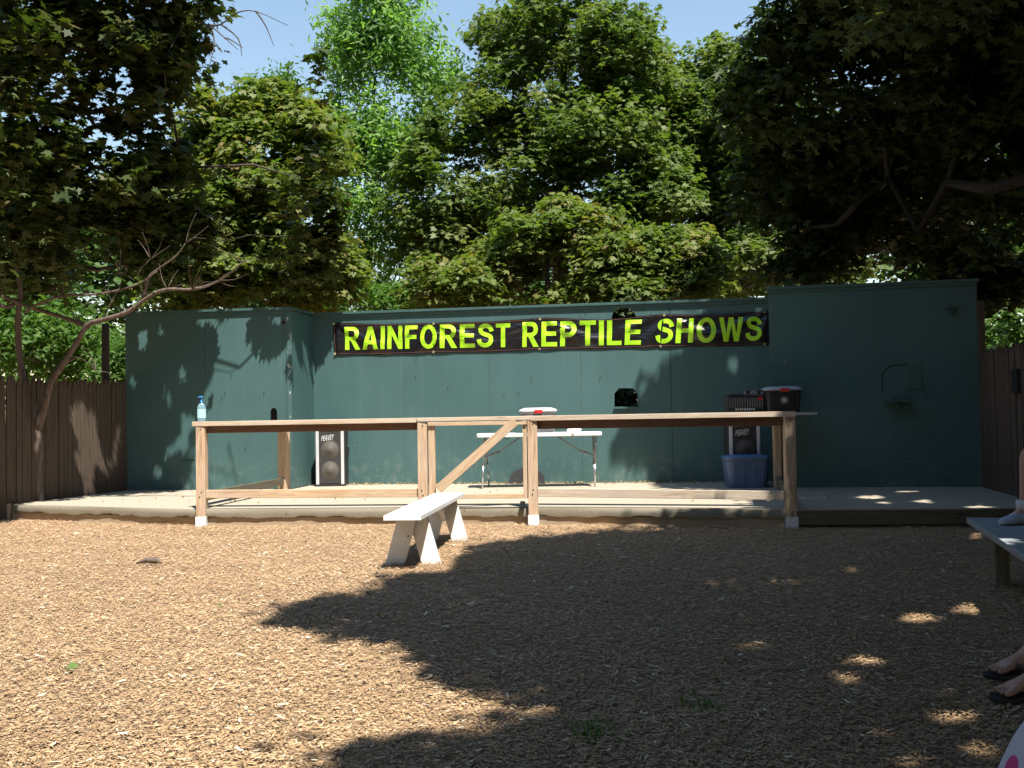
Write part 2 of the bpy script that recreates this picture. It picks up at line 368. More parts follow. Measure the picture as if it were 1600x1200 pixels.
# ------------------------------------------------------------------ key plan points
SZ = 0.19; WT = 2.77
L0 = G(197, 766.5, SZ); L1 = G(458, 764, SZ)
C0 = G(462, 757.5, SZ); C1 = G(1219, 752.3, SZ)
R0 = G(1208, 762, SZ); R1 = G(1536, 761, SZ)
S_FRONT = [G(22, 788, SZ), G(313, 796, SZ), G(830, 792.5, SZ), G(1240, 796, SZ), G(1592, 793.5, SZ)]
FL0 = G(20, 787, SZ); FLd = (V(L0)-V(FL0)); FLd.z = 0; FLd.normalize()
FR1 = G(1590, 776, SZ)
def lerp(a, b, t): return V(a)+(V(b)-V(a))*t
# trace shade rays (numpy) : vertical planes then stage then ground
def inpoly(x, y, poly):
    c = np.zeros(len(x), bool); j = len(poly)-1
    for i in range(len(poly)):
        xi, yi = poly[i]; xj, yj = poly[j]
        with np.errstate(divide='ignore', invalid='ignore'):
            c ^= ((yi > y) != (yj > y)) & (x < (xj-xi)*(y-yi)/(yj-yi+1e-12)+xi)
        j = i
    return c
fl_far = V(FL0)-FLd*6
PLANES = [(L0, L1, SZ, WT), (C0, C1, SZ, WT), (R0, R1, SZ, WT), (fl_far, L0, 0, 1.75), (R1, FR1, 0, 1.85)]
STAGE = [(p[0], p[1]) for p in S_FRONT]+[(FR1[0], FR1[1]), (R1[0], R1[1]), (C1[0], C1[1]+1), (C0[0], C0[1]+1), (L0[0], L0[1])]
def shade_hit(P):
    s = np.array(SUN); best = np.full(len(P), 1e9)
    for (a, b, z0, z1) in PLANES:
        a = np.array([a[0], a[1]]); b = np.array([b[0], b[1]]); d = b-a; n = np.array([d[1], -d[0]])
        t = ((P[:, :2]-a)@n)/(s[:2]@n); h = P-s*t[:, None]; q = ((h[:, :2]-a)@d)/(d@d)
        ok = (t > 0) & (q > 0) & (q < 1) & (h[:, 2] > z0) & (h[:, 2] < z1) & (t < best); best = np.where(ok, t, best)
    t = (P[:, 2]-SZ); h = P-s*t[:, None]; ok = (t > 0) & inpoly(h[:, 0], h[:, 1], STAGE) & (t < best); best = np.where(ok, t, best)
    best = np.where(best > 1e8, P[:, 2], best)
    return P-s*best[:, None]
MASKS = [
 # ground shade
 [(1250, 822), (1100, 826), (1000, 832), (900, 836), (830, 848), (770, 856), (725, 868), (705, 880), (655, 890), (692, 903), (620, 915), (540, 935), (470, 948), (425, 962), (480, 976), (560, 983), (620, 990), (680, 1000), (718, 1015), (680, 1045), (720, 1062), (800, 1073), (860, 1088), (908, 1108), (830, 1128), (740, 1150), (620, 1163), (500, 1182), (560, 1215), (640, 1500), (2600, 1500), (2600, 815), (1250, 815)],
 # centre wall shade
 [(1210, 455), (1160, 466), (1115, 485), (1100, 520), (1085, 556), (1062, 572), (1048, 600), (1022, 596), (1012, 625), (998, 640), (985, 665), (972, 700), (985, 722), (1000, 700), (1012, 725), (1040, 705), (1043, 752), (1210, 756)],
 # stage right
 [(1085, 752), (1130, 753), (1130, 764), (1215, 764), (1235, 770), (1225, 782), (1160, 780), (1240, 793), (1228, 800), (1245, 828), (1700, 850), (1700, 740), (1200, 740)],
 # right wing
 [(1203, 430), (1540, 425), (1700, 425), (1700, 770), (1203, 766)],
 # left wing
 [(150, 470), (458, 470), (452, 505), (440, 542), (428, 552), (415, 538), (405, 515), (388, 505), (372, 500), (355, 520), (345, 548), (333, 562), (325, 592), (318, 560), (305, 560), (312, 600), (318, 622), (310, 640), (302, 660), (300, 700), (285, 722), (268, 766), (190, 770)],
 # centre wall left corner
 [(459, 486), (522, 494), (516, 520), (497, 540), (480, 562), (466, 600), (461, 690), (458, 690)],
 # left stage floor and ground
 [(-400, 770), (200, 764), (262, 768), (235, 778), (150, 786), (105, 786), (60, 780), (10, 785), (12, 812), (60, 822), (118, 838), (60, 847), (-40, 855), (-400, 860)],
 [(-400, 872), (22, 880), (0, 886), (-400, 890)],
 # left fence
 [(-400, 590), (200, 590), (200, 770), (158, 772), (156, 735), (150, 700), (150, 665), (140, 620), (125, 615), (118, 640), (126, 690), (118, 720), (118, 772), (-400, 775)],
]
GAPS = [(137, 700, 14, 75, .95), (118, 640, 6, 20, .8), (172, 730, 10, 30, .6), (185, 690, 5, 40, .5), (60, 700, 4, 30, .4), (348, 515, 8, 10, .8), (382, 500, 6, 12, .6), (430, 500, 7, 14, .6), (1435, 968, 38, 8, 1), (1520, 955, 42, 7, 1), (1590, 975, 20, 8, 1), (1340, 1035, 36, 7, 1), (1318, 1062, 26, 10, .9), (1470, 1085, 24, 9, 1), (1490, 1127, 46, 11, .95), (1520, 1178, 42, 15, 1), (1430, 1190, 40, 10, .8),
 (1327, 892, 14, 3, 1), (1525, 838, 10, 4, 1), (1360, 777, 26, 2.5, 1), (1445, 783, 20, 3, 1), (1532, 792, 30, 3, 1), (1380, 786, 18, 2, 1), (1420, 768, 30, 1.5, 1), (1370, 1150, 30, 8, .7), (1180, 1010, 30, 6, .6),
 (1355, 490, 5, 16, .9), (1227, 462, 9, 12, .6), (1292, 632, 5, 10, .8), (1485, 690, 7, 18, .6), (1308, 580, 6, 14, .5), (1262, 740, 6, 14, .4), (1440, 590, 14, 10, .4), (1145, 570, 8, 16, .5), (1185, 480, 8, 14, .6),
 (222, 532, 7, 22, .95), (253, 518, 5, 13, .95), (262, 620, 6, 22, .9), (290, 655, 8, 16, .9), (208, 602, 5, 20, .8), (246, 738, 7, 14, .9), (287, 692, 6, 12, .9), (266, 702, 6, 14, .8), (284, 585, 5, 20, .9), (310, 500, 5, 14, .9), (330, 500, 4, 12, .9)]
GAPS = [(a, b, c+9, e+9, p) if b < 766 else ((a, b, c-2, e+1.2, p) if b < 800 else (a, b, c+3, e+1.5, p)) for a, b, c, e, p in GAPS]
def shade_ok(P, soft=6, grp=1):
    h = shade_hit(P); x, y, d = proj(h); x0_, y0_ = x+rng.normal(0, 1.5, len(x)), y+rng.normal(0, 1, len(x)); x = x+rng.normal(0, soft, len(x)); y = y+rng.normal(0, soft*0.5, len(y))
    if grp > 1:
        sc_ = np.clip(8.0/np.maximum(d, 2.0), 0.5, 2.2); q_ = len(x)//grp
        x = x+np.repeat(rng.normal(0, 22, q_), grp)*sc_; y = y+np.repeat(rng.normal(0, 7, q_), grp)*sc_
    inside = np.zeros(len(P), bool)
    for mk in MASKS: inside |= inpoly(x, y, mk)
    out = (d < 1.5) | (x0_ < -70) | (x0_ > 1640) | (y0_ > 1260)
    behind = h[:, 1] > 14.0+0*h[:, 1]
    on_wall = np.zeros(len(P), bool)
    # points that land behind the set do not matter
    xa = np.array([fl_far[0], L0[0], C0[0], C1[0], R1[0], 12]); ya = np.array([fl_far[1], L0[1], C0[1], C1[1]-0.2, R1[1], 8.0])
    back = h[:, 1] > np.interp(h[:, 0], xa, ya)+0.25
    for (cx_, cy_, rx_, ry_, pr) in GAPS:
        inside &= ~((((x0_-cx_)/rx_)**2+((y0_-cy_)/ry_)**2 < 1+0.45*np.sin(x0_*0.42+cx_)*np.sin(y0_*0.17+x0_*0.2+cy_)) & (rng.random(len(P)) < (1.0 if pr > 0.65 else 0.985)))
    hb = P-np.array(SUN)*(P[:, 2]-0.42)[:, None]
    bench_ = (hb[:, 0] > -1.25) & (hb[:, 0] < -0.38) & (hb[:, 1] > 7.6) & (hb[:, 1] < 10.4)
    return (inside | out | back) & ~bench_
# ------------------------------------------------------------------ leaves
T_MAPLE = np.array([(0, -.5), (.14, -.22), (.46, -.30), (.34, -.06), (.52, .16), (.22, .16), (.16, .30), (0, .56), (-.16, .30), (-.22, .16), (-.52, .16), (-.34, -.06), (-.46, -.30), (-.14, -.22)])
T_SIMPLE = np.array([(0, -.5), (.27, -.22), (.34, .06), (0.1, .26), (0, .5), (-.12, .24), (-.36, .04), (-.25, -.24)])
T_MID = np.array([(0, -.5), (.30, -.2), (.36, .1), (0, .5), (-.38, .08), (-.26, -.22)])
T_STAR = np.array([(0, -.40), (.46, -.30), (.20, -.02), (.50, .28), (.13, .20), (0, .56), (-.13, .20), (-.50, .28), (-.20, -.02), (-.46, -.30)])
T_LANCE = np.array([(0, -.55), (.17, -.15), (.13, .2), (0, .55), (-.13, .2), (-.17, -.15)])
def leaves_mesh(name, C, Nn, size, tmpl, mat, parent, rv=None, kind=None):
    """one flat lobed polygon per leaf; C centres, Nn normals"""
    n = len(C); k = len(tmpl)
    Nn = Nn/np.linalg.norm(Nn, axis=1)[:, None]
    a = rng.normal(size=(n, 3)); X = np.cross(Nn, a); X /= np.linalg.norm(X, axis=1)[:, None]; Y = np.cross(Nn, X)
    s = size*(0.7+0.6*rng.random(n)) if np.isscalar(size) else size
    t = tmpl; curl = (t[:, 0]**2+t[:, 1]**2)*rng.uniform(-0.9, 0.1, n)[:, None]
    P = C[:, None, :]+(X[:, None, :]*t[None, :, 0, None]+Y[:, None, :]*t[None, :, 1, None]+Nn[:, None, :]*curl[:, :, None])*s[:, None, None]
    if parent is not None: P = P-np.array(parent_world(parent))
    me = bpy.data.meshes.new(name); me.vertices.add(n*k); me.vertices.foreach_set('co', P.reshape(-1).astype(np.float32))
    me.loops.add(n*k); me.loops.foreach_set('vertex_index', np.arange(n*k, dtype=np.int32))
    me.polygons.add(n); me.polygons.foreach_set('loop_start', np.arange(0, n*k, k, dtype=np.int32)); me.polygons.foreach_set('loop_total', np.full(n, k, dtype=np.int32))
    me.update(calc_edges=True)
    at = me.attributes.new('rnd', 'FLOAT', 'FACE'); at.data.foreach_set('value', (rng.random(n) if rv is None else rv).astype(np.float32))
    me.materials.append(mat); o = bpy.data.objects.new(name, me); COL.objects.link(o); o.parent = parent
    if kind: o['kind'] = kind
    return o
def env_clusters(envs, ncl, shell=0.5):
    """envs: (px,py,Y,rx_px,ry_px,rdepth)"""
    E = []
    for (px, py, Y, rx, ry, rd) in envs:
        c = U(px, py, Y); s = Y/F; E.append((np.array(c), rx*s, rd, ry*s))
    vol = np.array([(a*b*c)**0.8 for _, a, b, c in E]); vol /= vol.sum()
    n0_ = ncl; ncl = int(ncl*1.8); k = rng.choice(len(E), ncl, p=vol); d = rng.normal(size=(ncl, 3)); d /= np.linalg.norm(d, axis=1)[:, None]
    r = rng.random(ncl)**(shell/1.5)*(0.86+0.26*rng.random(ncl)); r = np.where(rng.random(ncl) < 0.07, r*1.22, r)
    cen = np.array([E[i][0] for i in k]); rad = np.array([[E[i][1], E[i][2], E[i][3]] for i in k])
    Q = cen+d*rad*r[:, None]; ph = rng.random(6)*6.28
    f_ = np.sin(Q[:, 0]*1.7+ph[0]+np.sin(Q[:, 2]*1.1+ph[1]))*np.sin(Q[:, 2]*2.3+ph[2]+np.sin(Q[:, 0]*0.9+ph[3]))+0.5*np.sin(Q[:, 1]*2.2+ph[4]+Q[:, 0]*1.3)
    o_ = np.argsort(-(f_+rng.normal(0, 0.45, ncl)))[:n0_]; return Q[o_], d[o_]
def cluster_leaves(CC, D, nper, cr, flat=0.5, upb=0.9):
    n = len(CC); cnt = nper
    off = rng.normal(size=(n, cnt, 3))*0.55; nr = np.linalg.norm(off, axis=2)[..., None]; off = off/np.maximum(nr, 1)*np.minimum(1, np.maximum(nr, 0.3))
    sc = cr*(0.6+0.8*rng.random(n))[:, None, None]
    off = off*sc*np.array([1, 1, flat])
    droop = -(off[..., 0]**2+off[..., 1]**2)/cr*0.35; off[..., 2] += droop
    P = CC[:, None, :]+off
    Nn = np.zeros_like(P); Nn[..., 2] = upb*1.2
    Nn += off/cr*0.5*np.array([1, 1, 0.4]); Nn += D[:, None, :]*0.12; Nn += rng.normal(size=P.shape)*0.42
    rv = np.clip(np.repeat(rng.random(n)*0.6, cnt)+rng.random(n*cnt)*0.45, 0, 1)
    return P.reshape(-1, 3), Nn.reshape(-1, 3), rv
def limbs(mb, base, top, r0_, CC, nl, wig=0.3, r1=0.03, first=0.35, n=8):
    base = V(base); top = V(top); k = 9; tr = []
    for i in range(k+1):
        t = i/k; tr.append(lerp(base, top, t)+V((rnd.uniform(-1, 1), rnd.uniform(-1, 1), 0))*wig*0.25*(1 if 0 < i else 0))
    rad = [r0_*(1-t/k*0.85)*(1.25 if t == 0 else 1) for t in range(k+1)]
    mb.tube(tr, rad, 10)
    if len(CC) == 0: return
    idx = rng.choice(len(CC), min(nl, len(CC)), replace=False)
    idx = sorted(idx, key=lambda q: -(V(CC[q])-top).length if q % 3 == 0 else rnd.random()*99)
    nodes_ = [(p, rad[i]*0.6) for i, p in enumerate(tr) if i/k >= first*0.8]
    for j in idx:
        e = V(CC[j]); best = None
        for (p, r_) in nodes_:
            if p.z > e.z+0.3: continue
            c_ = (e-p).length-r_*6
            if best is None or c_ < best[0]: best = (c_, p, r_)
        if best is None: continue
        _, s0, r_ = best; ln = (e-s0).length
        if ln < 0.3: continue
        rr = min(r_*0.8, 0.014+0.016*ln); ns = max(4, int(ln/0.5)); pts = [s0]
        for q in range(1, ns+1):
            t_ = q/ns; w_ = V((rnd.gauss(0, 1), rnd.gauss(0, 1), rnd.gauss(0, 1)*0.6))*0.05*ln*math.sin(t_*math.pi)**0.5 if q < ns else V((0, 0, 0))
            pts.append(lerp(s0, e, t_)+w_+V((0, 0, math.sin(t_*math.pi)*0.06*ln)))
        rd_ = [rr*(1-0.85*q/ns) for q in range(ns+1)]; mb.tube(pts, rd_, 6, False)
        for q in range(1, ns): nodes_.append((pts[q], rd_[q]))
def tree(name, label, base, top, r0_, envs, ncl, nper, cr, leaf, size, tmpl, group='trees around the stage', nl=40, check=False, extra=None, flat=0.5, shell=0.5, upb=0.9, barkm='bark', cat='tree'):
    t = thing(name, V(base), label, cat, group)
    CC, D = env_clusters(envs, ncl, shell)
    if extra is not None: CC = np.vstack([CC, extra]); D = np.vstack([D, np.tile([0, 0, 1.0], (len(extra), 1))])
    P, Nn, rv = cluster_leaves(CC, D, nper, cr, flat, upb)
    if check:
        ok = shade_ok(P, 8, nper); P, Nn, rv = P[ok], Nn[ok], rv[ok]
        okc = shade_ok(CC, 1); CC = CC[okc]
    leaves_mesh('crown', P, Nn, size, tmpl, LM[leaf], t, rv)
    mb = MB(); limbs(mb, base, top, r0_, CC, nl); mb.build('trunk', M[barkm], t)
    return t, CC
# central big maple
def base_at(px, Y): p = U(px, 600, Y); return V((p.x, p.y, 0))
def top_at(px, py, Y): return U(px, py, Y)
tree('maple_tree', 'tallest dark olive maple rising behind the middle of the green wall', base_at(880, 20.5), top_at(880, 20, 20.5), 0.26,
     [(890, 60, 20.5, 122, 90, 1.8), (1000, 180, 20.5, 70, 70, 1.4), (760, 330, 20, 90, 70, 1.5), (660, 330, 20, 60, 70, 1.2), (800, 45, 20.5, 55, 50, 1.2), (960, 120, 20.5, 90, 80, 1.6), (850, 150, 20.5, 110, 80, 1.8), (740, 210, 20, 80, 75, 1.6), (820, 260, 20, 110, 70, 1.8), (940, 230, 20, 110, 80, 2),
      (700, 300, 20, 80, 90, 1.6), (880, 330, 20, 130, 60, 1.8), (700, 370, 20, 60, 60, 1.4), (1010, 320, 20, 90, 90, 1.6), (980, 50, 20.5, 40, 40, 1.0), (655, 260, 20, 35, 50, 1.0)],
     760, 84, 0.42, 'maple', 0.125, T_STAR, nl=70)
tree('maple_tree', 'low spreading maple whose pale green boughs lie just above the banner', base_at(860, 17.6), top_at(860, 380, 17.6), 0.16,
     [(720, 430, 17.6, 90, 48, 1.1), (860, 395, 17.6, 110, 58, 1.2), (960, 415, 17.4, 90, 58, 1.1), (1060, 405, 17.8, 80, 62, 1.2), (800, 440, 17.2, 120, 36, 1.0), (1010, 450, 17.2, 130, 22, 0.9), (900, 350, 18, 70, 40, 1.0), (1080, 440, 17.4, 70, 30, 0.9)],
     450, 92, 0.34, 'olive', 0.115, T_STAR, nl=40)
tree('maple_tree', 'grey green maple filling the gap left of the dark right tree', base_at(1120, 22), top_at(1120, 110, 22), 0.24,
     [(1115, 125, 22, 70, 58, 1.5), (1040, 120, 22, 50, 40, 1.2), (1140, 250, 21, 110, 90, 1.6), (1050, 160, 22, 65, 60, 1.5), (1170, 190, 22, 80, 80, 1.6), (1080, 250, 22, 90, 80, 1.8), (1190, 320, 22, 110, 90, 1.8), (1060, 330, 22, 90, 70, 1.8), (1180, 410, 21, 130, 50, 1.6), (1290, 420, 21, 90, 40, 1.4)],
     520, 84, 0.44, 'maple', 0.135, T_STAR, nl=45)
tree('maple_tree', 'rust tinged olive maple behind the left half of the wall', base_at(430, 17.6), top_at(430, 190, 17.6), 0.2,
     [(395, 235, 17.6, 80, 65, 1.2), (470, 225, 17.6, 70, 62, 1.2), (340, 200, 17.8, 50, 50, 1.0), (520, 400, 17.4, 40, 60, .9), (420, 320, 17.4, 105, 70, 1.4), (505, 330, 17.6, 42, 60, 1.1), (370, 400, 17.4, 100, 62, 1.3), (470, 420, 17.2, 75, 55, 1.2), (330, 300, 17.6, 60, 60, 1.2), (300, 440, 17.2, 70, 40, 1.1), (420, 165, 17.8, 50, 30, 1)],
     600, 84, 0.34, 'olive', 0.12, T_STAR, nl=45)
tree('ash_tree', 'slender bright green tree standing tallest left of centre', base_at(556, 21), top_at(590, 120, 21), 0.12,
     [(600, 0, 21, 75, 90, 1.4), (545, 70, 21, 40, 70, 1.0), (640, 90, 21, 60, 70, 1.2), (600, 170, 21, 95, 60, 1.4), (560, 230, 21, 70, 60, 1.2), (640, 240, 21, 60, 60, 1.2), (590, 320, 21, 70, 60, 1.2), (690, 120, 21, 30, 40, .8), (600, 400, 21, 75, 60, 1.0), (520, 300, 21, 40, 40, 1), (670, 180, 21, 40, 50, .8)],
     430, 70, 0.42, 'bright', 0.13, T_LANCE, nl=70, barkm='bark', upb=0.5, flat=0.9, shell=0.7)
tree('ash_tree', 'small leafy green treetop peeping over the rust tinged maple', base_at(440, 24), top_at(448, 100, 24), 0.12,
     [(448, 130, 24, 28, 36, 0.7), (405, 150, 24, 30, 28, 0.7), (450, 190, 24, 55, 40, 1.0), (350, 185, 24, 35, 30, .8), (480, 170, 24, 20, 20, .5)], 90, 50, 0.4, 'fresh', 0.14, T_LANCE, nl=14, upb=0.5, flat=0.9)
def wallshade():
    pts = []
    for _ in range(6000):
        r = rnd.random()
        if r < 0.62: px = rnd.uniform(195, 455); py = rnd.uniform(482, 765); q = onplane(px, py, L0, L1)
        elif r < 0.78: px = rnd.uniform(459, 522); py = rnd.uniform(488, 640); q = onplane(px, py, C0, C1)
        else: px = rnd.uniform(-60, 195); py = rnd.uniform(600, 770); q = onplane(px, py, fl_far, L0)
        zz = q.z; 
        t = rnd.uniform(0.9, 2.0) if (zz > 1.9 and r < 0.78) else rnd.uniform(2.2, 4.6)
        p = q+SUN*t
        if p.z > 3.0 or r > 0.78: pts.append(tuple(p))
        if len(pts) > 420: break
    P = np.array(pts); ok = shade_ok(P, 1) & (P[:, 2] > 2.9); return P[ok]
# near left maple (casts its shade on the left wing)
tree('maple_tree', 'near dark maple with big lobed leaves overhanging the left fence', (-8.9, 13.2, 0), (-8.3, 13.0, 8.5), 0.24,
     [(120, 60, 13, 200, 120, 1.0), (230, 90, 12.8, 90, 100, .9), (60, 220, 13.2, 140, 120, 1.0), (200, 240, 13, 110, 100, .9), (270, 190, 13, 60, 50, .6), (120, 350, 13.4, 130, 80, .9), (210, 330, 13.6, 75, 70, .8), (300, 20, 12.8, 75, 45, .6), (40, 430, 13.6, 60, 40, .7), (-60, 150, 13, 150, 250, 1.2), (230, 410, 13.9, 60, 40, .5), (290, 340, 13.9, 40, 50, .5),
      (160, -150, 12.3, 220, 120, 1.0), (330, -110, 12.0, 90, 70, .6)],
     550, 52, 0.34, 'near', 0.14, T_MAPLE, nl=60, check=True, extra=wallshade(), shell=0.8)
# huge right tree: crown overhead plus visible dark boughs
def overhead():
    pts = []
    # ground cells lifted along the sun
    for _ in range(4200):
        X = rnd.uniform(-2.6, 7.5); Y = rnd.uniform(-3.0, 13.4); h = rnd.uniform(5.2, 9.6)
        pts.append((X+SUN.x*h, Y+SUN.y*h, h))
    for _ in range(1300):
        q = rnd.random(); X = rnd.uniform(1.2, 8.0); Y = rnd.uniform(10.5, 14.8) if X > 5.3 else rnd.uniform(12.3, 14.8); z = rnd.uniform(0.1, 2.7); t = rnd.uniform(5.2, 7.5)
        pts.append((X+SUN.x*t, Y+SUN.y*t, z+t))
    P = np.array(pts); x, y, d = proj(P)
    vis = (d > 0.5) & (x > -60) & (x < 1150) & (y > -45) & (y < 1250)
    return P[~vis]
tree('maple_tree', 'huge shadowed maple whose dark boughs fill the upper right corner', (7.4, 10.2, 0), (6.9, 9.4, 9.5), 0.42,
     [(1250, 120, 14.5, 120, 120, 1.3), (1400, 80, 14, 160, 150, 1.6), (1540, 180, 14, 110, 220, 1.6), (1260, 280, 15.8, 110, 100, 1.0), (1400, 310, 16.2, 150, 110, 1.0), (1540, 400, 16.2, 100, 80, 1.0), (1230, 30, 14, 90, 50, 1.0), (1480, -30, 13.5, 200, 90, 1.6), (1330, 390, 16.3, 130, 50, .8), (1700, 200, 14, 100, 260, 1.4), (1170, 90, 14.6, 35, 35, .5)],
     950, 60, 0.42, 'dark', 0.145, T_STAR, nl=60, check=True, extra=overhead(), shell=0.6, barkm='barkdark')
# greenery behind fences
tree('leafy_bush', 'bright green bush showing over the left fence', base_at(40, 18.5), top_at(40, 470, 18.5), 0.06,
     [(30, 520, 18.5, 80, 70, 1.0), (110, 540, 18.5, 60, 60, 1.0), (-60, 500, 18.5, 80, 80, 1)], 190, 60, 0.4, 'fresh', 0.12, T_LANCE, 'bushes behind the fences', 10, upb=0.5, flat=0.9, cat='bush')
tree('leafy_bush', 'yellow green bush between left fence post and green wall', base_at(182, 17.5), top_at(182, 560, 17.5), 0.05,
     [(180, 585, 17.5, 26, 40, .6), (210, 560, 17.5, 30, 30, .6)], 60, 55, 0.32, 'fresh', 0.10, T_LANCE, 'bushes behind the fences', 6, upb=0.5, flat=0.9, cat='bush')
tree('leafy_bush', 'green bush showing over the fence at the far right', base_at(1640, 18), top_at(1640, 480, 18), 0.07,
     [(1610, 500, 18, 60, 70, 1.0), (1700, 480, 18, 80, 90, 1.0)], 130, 60, 0.4, 'fresh', 0.13, T_SIMPLE, 'bushes behind the fences', 10, cat='bush')
tree('leafy_bush', 'low green shrub behind the wall below the slender tree', base_at(600, 19), top_at(600, 440, 19), 0.05,
     [(590, 470, 19, 80, 30, .7), (680, 480, 19, 50, 30, .7)], 80, 50, 0.36, 'fresh', 0.12, T_LANCE, 'bushes behind the fences', 8, cat='bush')
tree('leafy_bush', 'dark bush glimpsed through the eight sided hatch in the wall', base_at(978, 15.5), top_at(978, 640, 15.5), 0.03,
     [(978, 622, 15.5, 42, 34, .22), (975, 505, 16.3, 40, 50, .3)], 60, 60, 0.22, 'dark', 0.10, T_SIMPLE, 'bushes behind the fences', 6, cat='bush')
# far wood, one mass
CC, D = env_clusters([(-200, 420, 34, 300, 190, 3), (90, 400, 33, 210, 150, 3), (330, 400, 34, 190, 150, 3), (480, 470, 34, 140, 90, 2.5), (760, 470, 34, 160, 110, 3), (1000, 460, 34, 200, 120, 3), (1250, 330, 33, 200, 220, 3), (1500, 350, 33, 200, 240, 3), (1800, 350, 33, 250, 260, 3), (80, 560, 30, 260, 60, 2), (900, 560, 30, 500, 60, 2), (1600, 540, 30, 200, 80, 2)], 2300, 0.7)
P, Nn, rv = cluster_leaves(CC, D, 34, 0.8, 0.7, 0.7)
def block(x0, x1, y0, y1, z0, z1, n): return np.stack([rng.uniform(x0, x1, n), rng.uniform(y0, y1, n), rng.uniform(z0, z1, n)], 1)
CC = np.vstack([block(-16, 20, -12, -6.5, 1, 15, 2100), block(11, 17, -8, 24, 0.5, 14, 1800), block(-18, -12, -8, 22, 0.5, 13, 1600)])
CC = CC[(proj(CC)[2] < 0) | (proj(CC)[0] < -150) | (proj(CC)[0] > 1750)]
P2, N2, r2 = cluster_leaves(CC, np.tile([0, 0, 1.0], (len(CC), 1)), 13, 0.95, 0.7, 0.7)
sw = leaves_mesh('sky_screen_wood', P2, N2, 0.52, T_SIMPLE, LM['dark'], None, r2); tag(sw, 'unseen woodland added at the sides and behind to block skylight', 'woodland', kind='stuff')  # out-of-view leaf mass added to cut skylight and deepen the shade
fw = leaves_mesh('far_wood', P, Nn, 0.3, T_SIMPLE, LM['back'], None, rv)
tag(fw, 'distant belt of green woodland seen between the trees behind the wall', 'woodland', kind='stuff')
# bare-limbed small tree at left
bt = thing('bare_tree', base_at(62, 13.35), 'small leafless tree with twisting reddish limbs in front of left fence', 'tree')
mb = MB()
def pxtube(mb, pts, r0_, r1, Y0, Y1, n=8):
    k = len(pts); P = [U(p[0], p[1], Y0+(Y1-Y0)*i/(k-1)) for i, p in enumerate(pts)]
    # smooth
    Q = []
    for i in range(k-1):
        for s in range(3):
            t = s/3; a = P[max(0, i-1)]; b = P[i]; c = P[i+1]; d = P[min(k-1, i+2)]
            Q.append(0.5*((2*b)+(c-a)*t+(2*a-5*b+4*c-d)*t*t+(3*b-a-3*c+d)*t*t*t))
    Q.append(P[-1]); m_ = len(Q); r0_ *= 0.9; r1 *= 0.8
    mb.tube(Q, [(r0_+(r1-r0_)*i/(m_-1))*rnd.uniform(0.92, 1.08) for i in range(m_)], n)
pxtube(mb, [(65, 800), (60, 770), (57, 740), (60, 700), (58, 668)], 0.088, 0.07, 13.35, 13.3)
pxtube(mb, [(60, 672), (52, 635), (40, 600), (31, 560), (28, 500), (32, 450), (22, 400), (14, 372)], 0.062, 0.03, 13.3, 13.1)
pxtube(mb, [(57, 672), (68, 645), (78, 600), (98, 570), (120, 535), (137, 508), (160, 500), (200, 487), (235, 462), (262, 452), (300, 452), (335, 442), (362, 425), (378, 410)], 0.055, 0.010, 13.3, 12.3)
pxtube(mb, [(140, 512), (110, 500), (80, 490), (40, 478), (10, 465), (-20, 455)], 0.035, 0.02, 13.1, 12.9)
pxtube(mb, [(200, 487), (222, 470), (232, 435), (245, 422), (275, 400), (290, 380)], 0.028, 0.007, 12.8, 12.5)
pxtube(mb, [(245, 424), (220, 442), (190, 452), (150, 460), (100, 462), (60, 475), (40, 488)], 0.012, 0.022, 12.6, 13.0)
pxtube(mb, [(30, 470), (10, 480), (-15, 470)], 0.03, 0.03, 13.1, 12.9)
pxtube(mb, [(20, 395), (45, 370), (60, 350), (80, 330)], 0.02, 0.006, 13.1, 12.8)
pxtube(mb, [(120, 535), (145, 560), (150, 580)], 0.012, 0.005, 13.1, 13)
pxtube(mb, [(105, 565), (130, 555)], 0.016, 0.006, 13.1, 13)
pxtube(mb, [(160, 500), (175, 470), (190, 440), (185, 425)], 0.012, 0.004, 12.9, 12.8)
pxtube(mb, [(300, 452), (325, 448), (340, 438)], 0.01, 0.004, 12.5, 12.3)
pxtube(mb, [(225, 462), (215, 430), (235, 405)], 0.009, 0.004, 12.7, 12.5)
tips = [(378, 410, 12.3, 2), (290, 380, 12.5, 3), (60, 460, 12.9, 3), (80, 330, 12.8, 4), (150, 580, 13, 3), (185, 425, 12.8, 4), (340, 438, 12.3, 3), (235, 405, 12.5, 4), (14, 372, 13.1, 5), (262, 452, 12.7, 4), (120, 500, 13.0, 5), (100, 462, 12.9, 4), (300, 452, 12.5, 4), (160, 455, 12.9, 4), (40, 560, 13.1, 3), (90, 585, 13.2, 3), (200, 487, 12.8, 4)]
for (px, py, Y_, k_) in tips:
    for q in range(k_):
        a_ = rnd.uniform(-2.6, 0.3); l_ = rnd.uniform(18, 55); b1 = (px+math.cos(a_)*l_*0.5+rnd.uniform(-5, 5), py+math.sin(a_)*l_*0.5+rnd.uniform(-4, 4)); b2 = (px+math.cos(a_)*l_, py+math.sin(a_)*l_+rnd.uniform(-8, 8))
        pxtube(mb, [(px, py), b1, b2], 0.006, 0.002, Y_, Y_-rnd.uniform(-0.2, 0.3), 4)
mb.build('trunk', M['barkred'], bt)
# a dead twig spray high up left of the sky gap
dt = MB()
for pts in ([(300, 30), (330, 42), (352, 60), (372, 78)], [(325, 40), (345, 38), (370, 20), (400, 18), (450, 40)], [(330, 42), (335, 70), (328, 100)], [(352, 60), (360, 62), (380, 75)], [(400, 18), (415, 40), (428, 72)], [(345, 38), (372, 60), (378, 88)]):
    pxtube(dt, pts, 0.014, 0.004, 12.4, 12.2, 5)
o = dt.build('dead_branch', M['bark'], bt)
